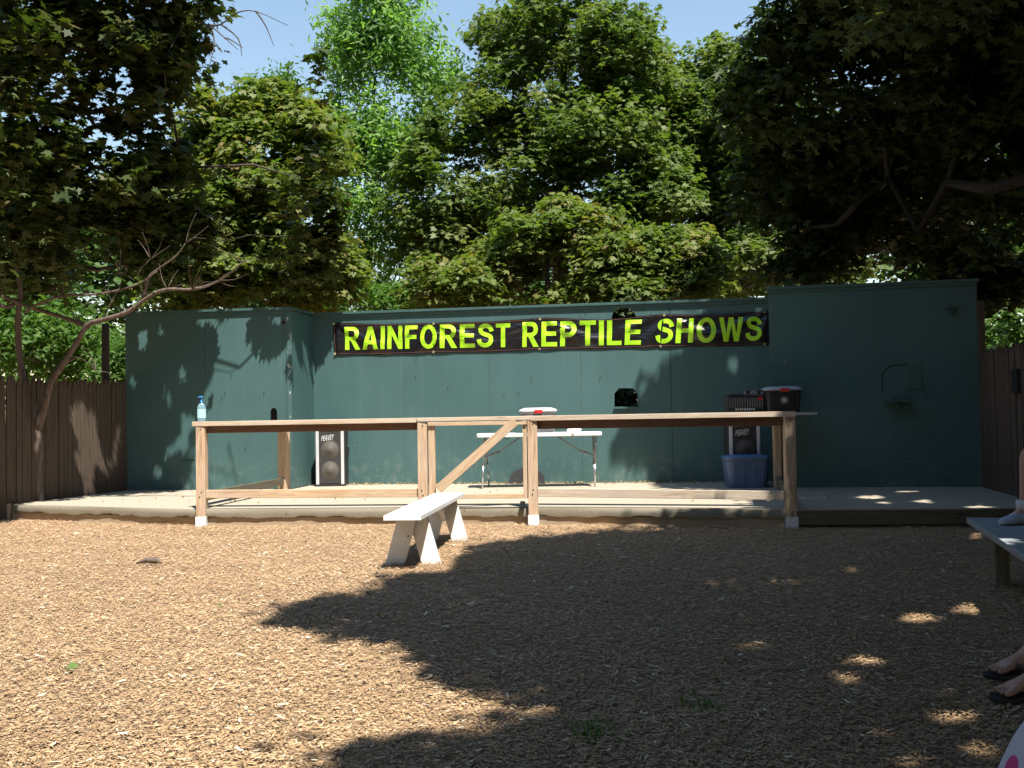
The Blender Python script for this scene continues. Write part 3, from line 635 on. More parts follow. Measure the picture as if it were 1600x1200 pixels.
# ------------------------------------------------------------------ stage
st = thing('stage', (0, 12, 0), 'low carpeted plywood stage in front of the green wall', 'stage')
backpts = [FR1, R1, V((C1.x+0.05, C1.y+0.15, 0)), V((C0.x, C0.y+0.15, 0)), L0]
poly = [V(p) for p in S_FRONT]+[V(p) for p in backpts]
def slab(poly, z0, z1, name, mat, parent, bevel=0.0):
    mb = MB(); n = len(poly)
    for z in (z0, z1):
        for p in poly: mb.v.append(V((p[0], p[1], z)))
    mb.face(list(range(n, 2*n)), [(p[0], p[1]) for p in poly]); mb.face(list(reversed(range(n))))
    for i in range(n): j = (i+1) % n; mb.face([i, j, n+j, n+i])
    return mb.build(name, mat, parent, bevel)
# carpet on the left and middle, continuing on the right
slab(poly, SZ-0.012, SZ, 'carpet_top', M['carpet'], st)
# hanging carpet edge with a ragged hem
mb = MB()
for i in range(3):
    a, b = V(S_FRONT[i]), V(S_FRONT[i+1]); n = int((b-a).length/0.03); d = (b-a).normalized(); nr = V((d.y, -d.x, 0))
    prev = None
    for k in range(n+1):
        p = lerp(a, b, k/n); x = k*0.03
        hem = SZ-0.088+0.008*math.sin(x*5+i)+rnd.uniform(-0.006, 0.004)+0.006*math.sin(x*17)
        bul = 0.012+0.006*math.sin(x*3.1+i*2)
        ring = [len(mb.v)+q for q in range(4)]
        mb.v += [V((p.x, p.y, SZ-0.001))+nr*0.002, V((p.x, p.y, SZ-0.012))+nr*bul, V((p.x, p.y, SZ-0.05))+nr*(bul+0.006), V((p.x, p.y, hem))+nr*bul]
        if prev:
            for q in range(3): mb.face([prev[q], ring[q], ring[q+1], prev[q+1]], None, True)
        prev = ring
mb.build('carpet_edge', M['carpetedge'], st)
mb = MB()
ins = [V((p[0], p[1], 0)) for p in S_FRONT]
for i in range(3):
    a, b = ins[i], ins[i+1]; d = (b-a).normalized(); nr = V((-d.y, d.x, 0))*0.03
    mb.beam(a+nr+V((0, 0, 0.045)), b+nr+V((0, 0, 0.045)), 0.03, 0.11)
    mb.beam(a+nr*1.6+V((0, 0, 0.13)), b+nr*1.6+V((0, 0, 0.13)), 0.03, 0.10)
mb.build('fascia', M['fascia'], st, 0.003)
mb = MB(); a, b = ins[3], ins[4]; d = (b-a).normalized(); nr = V((-d.y, d.x, 0))*0.012
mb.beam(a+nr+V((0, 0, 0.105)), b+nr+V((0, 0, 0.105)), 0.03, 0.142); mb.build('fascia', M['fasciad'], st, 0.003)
mb = MB(); p = V(S_FRONT[0]); mb.beam((p.x-0.07, p.y+0.02, -0.02), (p.x-0.07, p.y+0.02, 0.2), 0.05, 0.05, (0, 1, 0)); mb.beam((p.x+0.01, p.y+0.03, 0.09), (L0.x-0.1, L0.y-0.05, 0.09), 0.03, 0.16)
mb.build('end_board', M['fascia'], st, 0.003)
# loose gravelly leaf litter on the stage along the wall foot
n = 1100; uu = rng.random(n); Pl = np.array([list(lerp(C0, C1, u)) for u in uu]); Pl[:, 1] -= rng.random(n)**3*0.30+0.03
side = rng.random(n) < 0.14
Ls = np.array([list(lerp(L0, R1, u)) for u in rng.random(n)]); Ls[:, 1] = Ls[:, 1]-rng.random(n)*2.0-0.2
Pl[side] = Ls[side]; Pl[:, 2] = SZ+0.008+rng.random(n)*0.018
Nl = rng.normal(size=(n, 3))*0.5+np.array([0, 0, 1])
o = leaves_mesh('leaf_litter', Pl, Nl, 0.032, T_SIMPLE, LM['litter'], None); tag(o, 'dry fallen leaves scattered on the stage floor along the wall foot', 'leaf litter', kind='stuff')
# ------------------------------------------------------------------ green walls
def nrm_of(a, b): d = (V(b)-V(a)); d.z = 0; d.normalize(); return V((d.y, -d.x, 0))
def wall(name, label, A, B, seams, holes, side_ret, cap=True, seamw=None):
    A = V((A[0], A[1], 0)); B = V((B[0], B[1], 0)); t = thing(name, lerp(A, B, 0.5)+V((0, 0, SZ)), label, 'wall', 'green stage walls'); nr = nrm_of(A, B); d = (B-A).normalized()
    us = [0.0]+[(onplane(s, 620, A, B)-A).dot(d) for s in seams]+[(B-A).length]
    for i in range(len(us)-1):
        g0 = 0 if i == 0 else (seamw[i-1] if seamw else 0.002)/2; g1 = 0 if i == len(us)-2 else (seamw[i] if seamw else 0.002)/2
        u0_, u1_ = us[i]+g0, us[i+1]-g1; hs = []
        for h in holes:
            q = []
            for (px, py) in h: w_ = onplane(px, py, A, B); q.append(((w_-A).dot(d), w_.z))
            if u0_ < q[0][0] < u1_: hs.append([(a-u0_, b) for a, b in q])
        panel_mesh('panel', A+d*u0_, A+d*u1_, SZ+0.004, WT-0.03, 0.016, hs, M['wall'], t, nr)
    mb = MB()
    for u in [min(max(q_, 0.06), us[-1]-0.06) for q_ in us]: 
        mb = MB(); mb.beam(A+d*u-nr*0.065+V((0, 0, SZ)), A+d*u-nr*0.065+V((0, 0, WT-0.05)), 0.09, 0.09, d); mb.build('stud', M['fence'], t)
    mb = MB(); mb.beam(A-nr*0.0+V((0, 0, WT-0.012))-d*0.02, B+V((0, 0, WT-0.012))+d*0.02, 0.09, 0.036); mb.beam(A+nr*0.012+V((0, 0, WT-0.05)), B+nr*0.012+V((0, 0, WT-0.05)), 0.02, 0.04)
    mb.build('cap_board', M['trim'], t, 0.003)
    for (P, Q) in side_ret:
        P = V((P[0], P[1], 0)); Q = V((Q[0], Q[1], 0)); mb = MB(); mb.beam(P+V((0, 0, (SZ+WT)/2-0.02)), Q+V((0, 0, (SZ+WT)/2-0.02)), 0.02, WT-SZ-0.05); mb.build('return_panel', M['wall'], t)
    return t, A, B, nr, d
arch = [(422.5, 668), (422.5, 643), (424.5, 638.5), (427.5, 637), (431, 638.5), (433, 643), (433, 668)]
notch = [(440.5, 501), (447, 501), (447, 506), (440.5, 506)]
wl = wall('plywood_wall', 'left wing of the green wall dappled with leaf shadow', L0, L1, [321], [arch, notch], [], seamw=[0.003])
oct_hole = [(960, 635.5), (960, 615), (967, 606.5), (989, 606.5), (996, 615), (996, 635.5)]
top_hole = [(956, 506), (956, 494), (959, 486), (966, 481.5), (983, 481.5), (991, 487), (994, 494), (994, 506)]
wc = wall('plywood_wall', 'long central green wall carrying the banner', C0, C1, [631, 765, 908, 1049], [oct_hole, top_hole], [], seamw=[0.002, 0.002, 0.003, 0.007])
wr = wall('plywood_wall', 'right wing of the green wall in deep shade', R0, R1, [1370], [], [], seamw=[0.002])
# returns joining the wings to the centre
mb = MB(); zc = (SZ+WT)/2-0.02
def hit_center(p):
    A, B = wc[1], wc[2]; d = wc[4]; nr = wc[3]; p = V((p[0], p[1], 0)); return p-nr*((p-A).dot(nr))
for (W, P) in ((wl, wl[2]), (wr, wr[1])):
    q = hit_center(P) if W is wl else onplane(1214.5, 700, wc[1], wc[2]); q = V((q.x, q.y, 0)); inner = 1 if W is wl else -1; n2 = (q-P).normalized(); sd = W[4]*(-inner)*0.012
    mb = MB(); mb.beam(P+n2*0.002+sd+V((0, 0, zc)), q+n2*0.1+sd+V((0, 0, zc)), 0.02, WT-SZ-0.06); mb.build('return_panel', M['wall'], W[0])
    mb = MB(); mb.beam(P+n2*0.04+sd+V((0, 0, WT-0.012)), q+sd+V((0, 0, WT-0.012)), 0.07, 0.034); mb.build('return_cap', M['trim'], W[0])
mb = MB(); P = wl[2]; mb.beam(P+wl[3]*0.012-wl[4]*0.03+V((0, 0, SZ+.01)), P+wl[3]*0.012-wl[4]*0.03+V((0, 0, WT-0.06)), 0.02, 0.07, wl[4]); mb.build('corner_trim', M['peel'], wl[0])
P = wc[1]
def wshelf(W, px0, px1, py, depth, th, mat, name='hatch_shelf', bracket=False):
    A, B, nr, d = W[1], W[2], W[3], W[4]; a = onplane(px0, py, A, B); b = onplane(px1, py, A, B); z = (a.z+b.z)/2
    mb = MB(); o_ = nr*(depth/2+0.001); mb.beam(V((a.x, a.y, z))+o_, V((b.x, b.y, z))+o_, depth, th)
    if bracket:
        c = lerp(a, b, 0.5); mb.beam(V((c.x, c.y, z-0.10))+nr*0.02, V((c.x, c.y, z-0.02))+nr*0.08, 0.03, 0.03)
    return mb.build(name, mat, W[0], 0.002)
wshelf(wc, 959, 997, 637.2, 0.05, 0.025, M['trim'])
wshelf(wr, 1381, 1422, 627.5, 0.20, 0.025, M['trim'], bracket=True)
wshelf(wr, 1476, 1492, 480, 0.12, 0.03, M['trim'], 'lamp_hood', True)
# closed hatch on the right wing: outline strips
mb = MB(); A, B, nr, d = wr[1:]
def wp(W, px, py, o=0.006): return onplane(px, py, W[1], W[2])+W[3]*o
out = [(1378, 612), (1378, 584), (1390, 571), (1416, 570)]
for a, b in zip(out[:-1], out[1:]): mb.beam(wp(wr, *a, 0.004), wp(wr, *b, 0.004), 0.008, 0.012, wr[3])
mb.build('hatch_groove', M['dark'], wr[0])
def wallplate(W, x0, y0, x1, y1, th, mat, name, off=0.0):
    mb = MB(); q = [wp(W, x0, y0, off), wp(W, x1, y0, off), wp(W, x1, y1, off), wp(W, x0, y1, off)]
    b = len(mb.v); mb.v += q+[p+W[3]*th for p in q]; mb.face([b, b+1, b+2, b+3]); mb.face([b+4, b+5, b+6, b+7])
    for i in range(4): j = (i+1) % 4; mb.face([b+i, b+j, b+4+j, b+4+i])
    return mb.build(name, mat, W[0], 0.001)
wallplate(wr, 1417, 569, 1439, 608, 0.014, M['trim'], 'sliding_hatch', 0.0005)
# little horizontal repair line on the left wing
mb = MB(); mb.beam(wp(wl, 285, 719.5, 0.002), wp(wl, 305, 719, 0.002), 0.008, 0.004, wl[3]); mb.build('panel_joint', M['dark'], wl[0])
# hooks and nails along the top of the centre wall
mb = MB()
for (px, py) in [(628, 489), (613, 504), (781, 477), (847, 481), (916, 487), (1018, 486), (1048, 495), (938, 588), (1006, 585), (651, 560), (650, 587), (700, 605), (788, 614), (831, 590), (384, 700), (413, 613), (352, 612), (347, 620), (362, 586)]:
    W = wl if px < 457 else wc; p = wp(W, px, py, 0.0); mb.tube([p, p+W[3]*0.03, p+W[3]*0.035+V((0.004, 0, 0.02))], 0.004, 5)
mb.build('hook', M['steel'], wc[0])
# ------------------------------------------------------------------ banner
A, B, nr, d = wc[1:]
bn = thing('banner', wp(wc, 862, 555, 0.02), 'glossy black vinyl banner with lime letters nailed to the wall', 'banner')
top_k = [(521, 504.5), (600, 506.5), (681, 504.5), (770, 502.5), (852, 496.5), (940, 500.0), (1034.5, 491), (1120, 492.5), (1204, 485.5)]
bot_k = [(523, 554.5), (600, 554.5), (681, 551.5), (770, 550.5), (851, 546.5), (940, 545.5), (1029, 542.5), (1120, 541.5), (1204, 539.5)]
def kint(ks, u):
    x = u*(len(ks)-1); i = min(int(x), len(ks)-2); t = x-i; t2 = t
    return (ks[i][0]*(1-t2)+ks[i+1][0]*t2, ks[i][1]*(1-t2)+ks[i+1][1]*t2)
def bsurf(u, v, extra=0.0):
    t = kint(top_k, u); b = kint(bot_k, u); px = t[0]*(1-v)+b[0]*v; py = t[1]*(1-v)+b[1]*v
    # draped folds fanning from the grommets
    dsp = 0.022
    for g in (0.0, 0.245, 0.488, 0.755, 1.0):
        dx = (u-g)*7.5; rr = math.hypot(dx, v+0.02); ang = math.atan2(v+0.02, abs(dx)+1e-6)
        dsp += 0.036*math.exp(-rr*0.8)*math.sin(ang*9.0+(1 if dx > 0 else 2.2))*min(1, rr*2)
    dsp += 0.008*math.sin(u*23+v*3.5)+0.004*math.sin(u*51-v*6)
    dsp *= (0.35+0.65*math.sin(min(1, max(0, v))*math.pi))
    return wp(wc, px, py, max(0.006, dsp)+0.006+extra)
mb = MB(); nu, nv = 160, 16
for i in range(nu+1):
    for j in range(nv+1): mb.v.append(bsurf(i/nu, j/nv))
for i in range(nu):
    for j in range(nv): a = i*(nv+1)+j; mb.face([a, a+nv+1, a+nv+2, a+1], None, True)
mb.build('vinyl_sheet', M['banner'], bn)
mb = MB()
mb.tube([bsurf(i/60, 0.035, 0.003) for i in range(61)], 0.0016, 5); mb.tube([bsurf(i/60, 0.955, 0.003) for i in range(61)], 0.0016, 5); mb.tube([bsurf(0.004, j/8, 0.003) for j in range(9)], 0.0025, 5)
mb.build('hem', M['piping'], bn)
for u in (0.002, 0.245, 0.488, 0.755, 0.985):
    for v in (0.03, 0.965): mb = MB(); p = bsurf(u, v, 0.004); mb.lathe(p, [(0.018, -0.004), (0.018, 0.0), (0.010, 0.002)], 12, axis='y'); mb.build('grommet', M['grommet'], bn)
def textmesh(s, bold=0.0, shear=0.0):
    c = bpy.data.curves.new('t', 'FONT'); c.body = s; c.size = 1; c.offset = bold; c.shear = shear; c.resolution_u = 6
    o = bpy.data.objects.new('t', c); COL.objects.link(o); dg = bpy.context.evaluated_depsgraph_get(); dg.update()
    me = bpy.data.meshes.new_from_object(o.evaluated_get(dg)); bpy.data.objects.remove(o); return me
def arc(cx, cy, rx, ry, a0, a1, n=12): return [(cx+rx*math.cos(math.radians(a0+(a1-a0)*k/n)), cy+ry*math.sin(math.radians(a0+(a1-a0)*k/n))) for k in range(n+1)]
def s_outline():
    c = [(.585, .675), (.545, .80), (.45, .885), (.325, .91), (.19, .885), (.11, .80), (.115, .69), (.19, .605), (.33, .55), (.48, .49), (.56, .40), (.565, .26), (.48, .14), (.335, .09), (.19, .115), (.09, .205), (.05, .335)]
    P = []
    for i in range(len(c)-1):
        a, b, d, e = c[max(0, i-1)], c[i], c[i+1], c[min(len(c)-1, i+2)]
        for q in range(4):
            t = q/4; P.append(tuple(0.5*(2*b[k]+(d[k]-a[k])*t+(2*a[k]-5*b[k]+4*d[k]-e[k])*t*t+(3*b[k]-a[k]-3*d[k]+e[k])*t**3) for k in (0, 1)))
    P.append(c[-1]); lft, rgt = [], []
    for i, p in enumerate(P):
        a, b = P[max(0, i-1)], P[min(len(P)-1, i+1)]; dx, dy = b[0]-a[0], b[1]-a[1]; l = math.hypot(dx, dy); nx, ny = -dy/l*.09, dx/l*.09
        lft.append((p[0]+nx, p[1]+ny)); rgt.append((p[0]-nx, p[1]-ny))
    return lft+rgt[::-1]
GL = {
 'I': (.20, [[(0, 0), (.2, 0), (.2, 1), (0, 1)]]),
 'H': (.70, [[(0, 0), (.2, 0), (.2, .42), (.5, .42), (.5, 0), (.7, 0), (.7, 1), (.5, 1), (.5, .59), (.2, .59), (.2, 1), (0, 1)]]),
 'E': (.66, [[(0, 0), (.66, 0), (.66, .17), (.2, .17), (.2, .43), (.61, .43), (.61, .60), (.2, .60), (.2, .83), (.64, .83), (.64, 1), (0, 1)]]),
 'F': (.60, [[(0, 0), (.2, 0), (.2, .42), (.54, .42), (.54, .59), (.2, .59), (.2, .83), (.60, .83), (.60, 1), (0, 1)]]),
 'L': (.60, [[(0, 0), (.60, 0), (.60, .17), (.2, .17), (.2, 1), (0, 1)]]),
 'T': (.68, [[(.24, 0), (.44, 0), (.44, .83), (.68, .83), (.68, 1), (0, 1), (0, .83), (.24, .83)]]),
 'N': (.71, [[(0, 0), (.19, 0), (.19, .64), (.52, 0), (.71, 0), (.71, 1), (.52, 1), (.52, .36), (.19, 1), (0, 1)]]),
 'W': (1.04, [[(.20, 0), (.40, 0), (.52, .66), (.64, 0), (.84, 0), (1.04, 1), (.84, 1), (.735, .32), (.62, 1), (.42, 1), (.305, .32), (.2, 1), (0, 1)]]),
 'A': (.78, [[(0, 0), (.21, 0), (.275, .22), (.505, .22), (.57, 0), (.78, 0), (.495, 1), (.285, 1)], [(.325, .38), (.455, .38), (.39, .72)]]),
 'O': (.80, [arc(.40, .5, .40, .52, 0, 345, 23), arc(.40, .5, .195, .345, 0, 345, 23)]),
 'P': (.68, [[(0, 0), (.2, 0), (.2, .36)]+arc(.37, .68, .31, .32, -90, 90)+[(0, 1)], [(.2, .53)]+arc(.36, .68, .125, .15, -90, 90)+[(.2, .83)]]),
 'R': (.74, [[(0, 0), (.2, 0), (.2, .41), (.27, .41), (.50, 0), (.74, 0), (.50, .41)]+arc(.41, .70, .29, .30, -65, 90)+[(0, 1)], [(.2, .56)]+arc(.40, .695, .115, .135, -90, 90)+[(.2, .83)]]),
 'S': (.66, [s_outline()]),
}
def bword(word, x0, x1, yt0, yb0, yt1, yb1):
    bm = bmesh.new(); x = 0.0
    for ch in word:
        w_, loops = GL[ch]; E = []
        for lp in loops:
            vs = [bm.verts.new((x+a, b, 0)) for a, b in lp]; E += [bm.edges.new((vs[i], vs[(i+1) % len(vs)])) for i in range(len(vs))]
        bmesh.ops.triangle_fill(bm, edges=E, use_beauty=True, normal=(0, 0, 1)); x += w_+0.125
    xs = [v.co.x for v in bm.verts]; ys = [v.co.y for v in bm.verts]; a, b, c, e = min(xs), max(xs), min(ys), max(ys)
    for k in range(1, 80):
        bmesh.ops.bisect_plane(bm, geom=bm.verts[:]+bm.edges[:]+bm.faces[:], plane_co=(a+(b-a)*k/80, 0, 0), plane_no=(1, 0, 0))
    for k in range(1, 6):
        bmesh.ops.bisect_plane(bm, geom=bm.verts[:]+bm.edges[:]+bm.faces[:], plane_co=(0, c+(e-c)*k/6, 0), plane_no=(0, 1, 0))
    base = V(parent_world(bn))
    for v in bm.verts:
        s = (v.co.x-a)/(b-a); t = (v.co.y-c)/(e-c)
        px = x0+(x1-x0)*s; py = (yb0+(yb1-yb0)*s)*(1-t)+(yt0+(yt1-yt0)*s)*t
        u = (px-521)/(1204-521); tt = kint(top_k, u); bb = kint(bot_k, u); vv = (py-tt[1])/(bb[1]-tt[1])
        v.co = bsurf(u, vv, 0.006)-base
    m2 = bpy.data.meshes.new('lettering'); bm.to_mesh(m2); bm.free(); m2.materials.append(M['lettering'])
    for p in m2.polygons: p.use_smooth = True
    o = bpy.data.objects.new('lettering', m2); COL.objects.link(o); o.parent = bn
bword('RAINFOREST', 540.5, 806, 510.5, 547.5, 504.5, 543)
bword('REPTILE', 826, 1006, 503.5, 542.5, 499.5, 538.5)
bword('SHOWS', 1027, 1190, 498, 538, 494, 533)
# ------------------------------------------------------------------ fences
def fence(name, label, A, B, z0, z1, post_pts=None):
    A = V((A[0], A[1], 0)); B = V((B[0], B[1], 0)); t = thing(name, A, label, 'fence', 'stockade fences'); d = (B-A).normalized(); nr = V((d.y, -d.x, 0)); Lh = (B-A).length
    mb = MB(); u = 0.0
    while u < Lh:
        w_ = rnd.uniform(0.072, 0.088); zt = z1+rnd.uniform(-0.03, 0.03); lean = rnd.uniform(-0.008, 0.008); c = A+d*(u+w_/2)+nr*rnd.uniform(-0.006, 0.006)
        n = len(mb.v); ou, ov = rnd.random()*30, rnd.random()*30
        prof = [(-w_/2, z0), (w_/2, z0), (w_/2, zt-0.10), (w_*0.16, zt), (-w_*0.16, zt), (-w_/2, zt-0.10)]
        for th in (0.012, -0.012):
            for (a, z) in prof: mb.v.append(c+d*(a+lean*(z-z0))+nr*(th+(0.006 if abs(a) < w_*0.3 else 0)*(1 if th > 0 else 0))+V((0, 0, z)))
        uvs = [(ou+z, ov+a) for a, z in prof]
        mb.face([n+i for i in range(6)], uvs); mb.face([n+6+i for i in reversed(range(6))], list(reversed(uvs)))
        for i in range(6): j = (i+1) % 6; mb.face([n+i, n+j, n+6+j, n+6+i], [(uvs[i][0], uvs[i][1]), (uvs[j][0], uvs[j][1]), (uvs[j][0], uvs[j][1]+.02), (uvs[i][0], uvs[i][1]+.02)])
        u += w_+rnd.choice([0.001, 0.002, 0.003, 0.003, 0.008])
    mb.build('picket_panel', M['fence'], t)
    mb = MB()
    for z in (0.45, 1.45): mb.beam(A-nr*0.035+V((0, 0, z)), B-nr*0.035+V((0, 0, z)), 0.04, 0.07)
    mb.build('rail', M['fence'], t)
    return t, d, nr
fa = fence('stockade_fence', 'weathered stockade fence running off left of the green wall', fl_far, V(L0)-FLd*0.03, 0.02, 1.76)
p = U(164, 560, 15.1); mb = MB(); mb.tube([(p.x, p.y, 0), (p.x+0.01, p.y, 2.62)], [0.06, 0.052], 10); mb.build('post', M['fence'], fa[0])
frd = (V(FR1)-V(R1)); frd.z = 0; frd.normalize()
fb = fence('stockade_fence', 'shaded stockade fence running off right of the green wall', V(R1)+frd*0.12, V(R1)+frd*5.5, 0.02, 1.86)
mb = MB(); p = G(1541, 761, SZ); mb.beam((p.x, p.y+0.03, 0), (p.x, p.y+0.03, 2.5), 0.085, 0.085, (0, 1, 0)); mb.build('post', M['fence'], fb[0], 0.004)
q = V(R1)+frd*1.72-V((0, 0, SZ)); fnr = V((frd.y, -frd.x, 0))
mb = MB(); c = q+fnr*0.04; mb.beam(c+V((0, 0, 1.32)), c+V((0, 0, 1.58)), 0.2, 0.05, fnr); 
bxx = mb.build('wall_box', M['black'], None, 0.006); tag(bxx, 'small dark box fixed to the fence at the far right edge', 'box')
# ------------------------------------------------------------------ railing
rl = thing('wooden_railing', G(834, 822), 'weathered pine railing with posts along the stage front', 'railing')
CAPZ = 1.168; LZ = 0.36
def rpost(p, z0=0.0, z1=CAPZ-0.05, s=0.095, mat=None, foot=True, rz=0.0):
    mb = MB(); upv = V((math.sin(rz), math.cos(rz), 0)); mb.beam((p[0], p[1], z0), (p[0]+0.004, p[1], z1), s, s, upv); o = mb.build('post', mat or M['woodpost'], rl, 0.005)
    if foot:
        mb = MB(); mb.beam((p[0], p[1], 0.0), (p[0], p[1], 0.112), s+0.014, s+0.014, upv); f = mb.build('post_foot', M['whitebase'], o, 0.004)
    return o
def fp(px, py): q = G(px, py); return V((q.x, q.y+0.05, 0))
PA, PB, PC, PD = fp(314, 823.5), None, fp(834, 821.5), fp(1238.5, 826)
t = 0.0
PB = G(661.5, 822.2); PB = V((PB.x, PB.y+0.05, 0))
for P_ in (PA, PB, PC, PD): rpost(P_, rz=rnd.uniform(-0.05, 0.05), s=0.105)
PE = G(448, 766.5, SZ); PF = G(1214, 762.5, SZ); PE = V((PE.x, PE.y-0.16, 0)); PF = V((PF.x, PF.y-0.05, 0))
rpost(PE, SZ, CAPZ-0.05, 0.12, foot=False, rz=0.4); rpost(PF, SZ, CAPZ-0.05, 0.09, foot=False)
def seg(a, b, ext0=0, ext1=0): a = V(a); b = V(b); a.z = b.z = 0; d = (b-a).normalized(); return a-d*ext0, b+d*ext1, V((d.y, -d.x, 0))
def board(a, b, z, w_, h, mat, name, off=0.0, ext0=0, ext1=0, z1=None, parent=None):
    a, b, n_ = seg(a, b, ext0, ext1); mb = MB(); mb.beam(a+n_*off+V((0, 0, z)), b+n_*off+V((0, 0, z if z1 is None else z1)), w_, h); return mb.build(name, mat, parent or rl, 0.004)
for P_ in (PA, PB, PC, PD):
    for zz_ in (LZ+0.025, LZ-0.025, CAPZ-0.085):
        mb = MB(); mb.lathe((P_.x+rnd.uniform(-0.012, 0.012), P_.y-0.053, zz_), [(0.008, 0.0), (0.007, -0.005)], 8, axis='y'); mb.build('bolt', M['steel'], rl)
# cap planks (flat), a skirt board set back beneath
board(PA, PB, CAPZ-0.026, 0.17, 0.052, M['woodpale'], 'cap_plank', -0.025, 0.085, -0.055)
board(PB, PC, CAPZ-0.021, 0.17, 0.042, M['woodpale'], 'cap_plank', -0.024, 0.05, -0.004)
board(PC, PD, CAPZ-0.027, 0.17, 0.054, M['woodpale'], 'cap_plank', -0.025, 0.002, 0.075)
board(PA, PB, CAPZ-0.092, 0.038, 0.078, M['woodred'], 'skirt_board', -0.03, -0.05, -0.05)
board(PC, PD, CAPZ-0.098, 0.038, 0.09, M['woodred'], 'skirt_board', -0.03, -0.05, -0.05)
LZ = 0.36
board(PA, PB, LZ+0.0, 0.038, 0.092, M['wood'], 'lower_rail', 0.0, -0.05, -0.05, LZ-0.005)
board(PC, PD, LZ-0.01, 0.038, 0.09, M['woodpale'], 'lower_rail', 0.0, -0.05, -0.05, LZ-0.035)
# sides running back to the wall
board(PA, PE, CAPZ-0.025, 0.14, 0.04, M['wood'], 'cap_plank', 0.0, -0.09, 0.05)
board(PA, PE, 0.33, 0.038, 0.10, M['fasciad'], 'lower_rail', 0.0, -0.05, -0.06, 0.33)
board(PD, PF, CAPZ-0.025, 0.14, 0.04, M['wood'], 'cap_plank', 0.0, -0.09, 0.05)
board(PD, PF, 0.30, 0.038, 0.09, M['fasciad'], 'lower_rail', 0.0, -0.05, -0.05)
# loose rope/cord lines at stage edge near left post
# gate
gt = thing('wooden_gate', lerp(PB, PC, 0.5)+V((0, 0, 0.27)), 'pine gate with one diagonal brace in the middle of the railing', 'gate')
ga, gb, gn = seg(PB, PC); gd = (gb-ga).normalized()
def gp(px, py): return onplane(px, py, ga+gn*0.01, gb+gn*0.01)
gz1 = CAPZ-0.048; gz0 = gp(750, 779).z
xa = (gp(675, 700)-ga).dot(gd); xb = (gp(820.5, 700)-ga).dot(gd)
def gbeam(p, q, w_, h, name, off=0.0, upv=None, mat='wood'):
    mb = MB(); mb.beam(p+gn*off, q+gn*off, w_, h, upv if upv is not None else V((0, 0, 1))); return mb.build(name, M[mat], gt, 0.003)
Zv = lambda p, z: V((p.x, p.y, z))
gbeam(Zv(ga+gd*xa, gz0), Zv(ga+gd*xa, gz1-0.045), 0.07, 0.05, 'stile', 0.01, gn)
gbeam(Zv(ga+gd*xb, gz0), Zv(ga+gd*xb, gz1-0.045), 0.045, 0.05, 'stile', 0.01, gn)
gbeam(Zv(ga+gd*(xa-0.035), gz1-0.022), Zv(ga+gd*(xb+0.025), gz1-0.022), 0.045, 0.042, 'top_rail', 0.035)
gbeam(Zv(ga+gd*(xa+0.036), gz0+0.024), Zv(ga+gd*(xb-0.024), gz0+0.024), 0.04, 0.046, 'bottom_rail', 0.01)
a_ = gp(686, 764); b_ = gp(806, 658); gbeam(a_, b_, 0.035, 0.095, 'diagonal_brace', 0.045)
gbeam(gp(817, 783), gp(817, 790), 0.05, 0.05, 'latch', 0.02, gn, 'dark')
# counter shelves at the back
def counter(name, label, px0, px1, Yf, z, mat):
    a = U(px0, 650, Yf); b = U(px1, 650, Yf); dirn = wc[4]; 
    t = thing(name, V((a.x, a.y, z)), label, 'shelf', 'plank counters by the wall'); L_ = (b-a).length; aa = V((a.x, a.y, z)); bb = aa+dirn*L_
    mb = MB(); mb.beam(aa-V((0, 0, 0.018)), bb-V((0, 0, 0.018)), 0.30, 0.034); mb.build('plank', mat, t, 0.003)
    for s_ in (0.25, 0.75): mb = MB(); c = lerp(aa, bb, s_); mb.beam(c+V((0, -0.1, -0.05)), c+V((0, 0.14, -0.05)), 0.04, 0.028); mb.build('bracket', M['fence'], t)
    return t, aa, bb
c1 = counter('counter_plank', 'pale plank counter behind the right end of the railing carrying tubs', 1128, 1270, 13.35-0.22, 1.155, M['greyplank'])
c2 = counter('counter_plank', 'narrow plank counter hidden behind the left railing', 412, 500, 14.05, 1.145, M['wood'])
# ------------------------------------------------------------------ bottle
pb = lerp(PA, PB, 0.0)+V((0.0, 0, 0)); p = U(315, 655, PA.y-0.02); p = V((p.x, p.y, CAPZ))
bo = thing('soap_bottle', p, 'clear pump bottle of blue soap on the left end of the railing', 'bottle')
mb = MB(); mb.sections([(0.036, 0.024, p.z), (0.046, 0.03, p.z+0.006), (0.046, 0.03, p.z+0.15), (0.041, 0.027, p.z+0.175), (0.02, 0.02, p.z+0.198), (0.016, 0.016, p.z+0.205)], 24, 2.6, p.x, p.y); mb.build('bottle_body', M['clear'], bo)
mb = MB(); mb.sections([(0.0472, 0.0315, p.z+0.04), (0.0472, 0.0315, p.z+0.14)], 24, 2.6, p.x, p.y); mb.build('label_sleeve', M['label'], bo)
mb = MB(); mb.lathe(p, [(0.018, 0.2055), (0.018, 0.225), (0.008, 0.228), (0.008, 0.262), (0.018, 0.265), (0.016, 0.283)], 16); mb.tube([p+V((0, 0, 0.274)), p+V((-0.03, -0.01, 0.276)), p+V((-0.037, -0.01, 0.262))], 0.006, 8); mb.build('pump', M['pump'], bo)
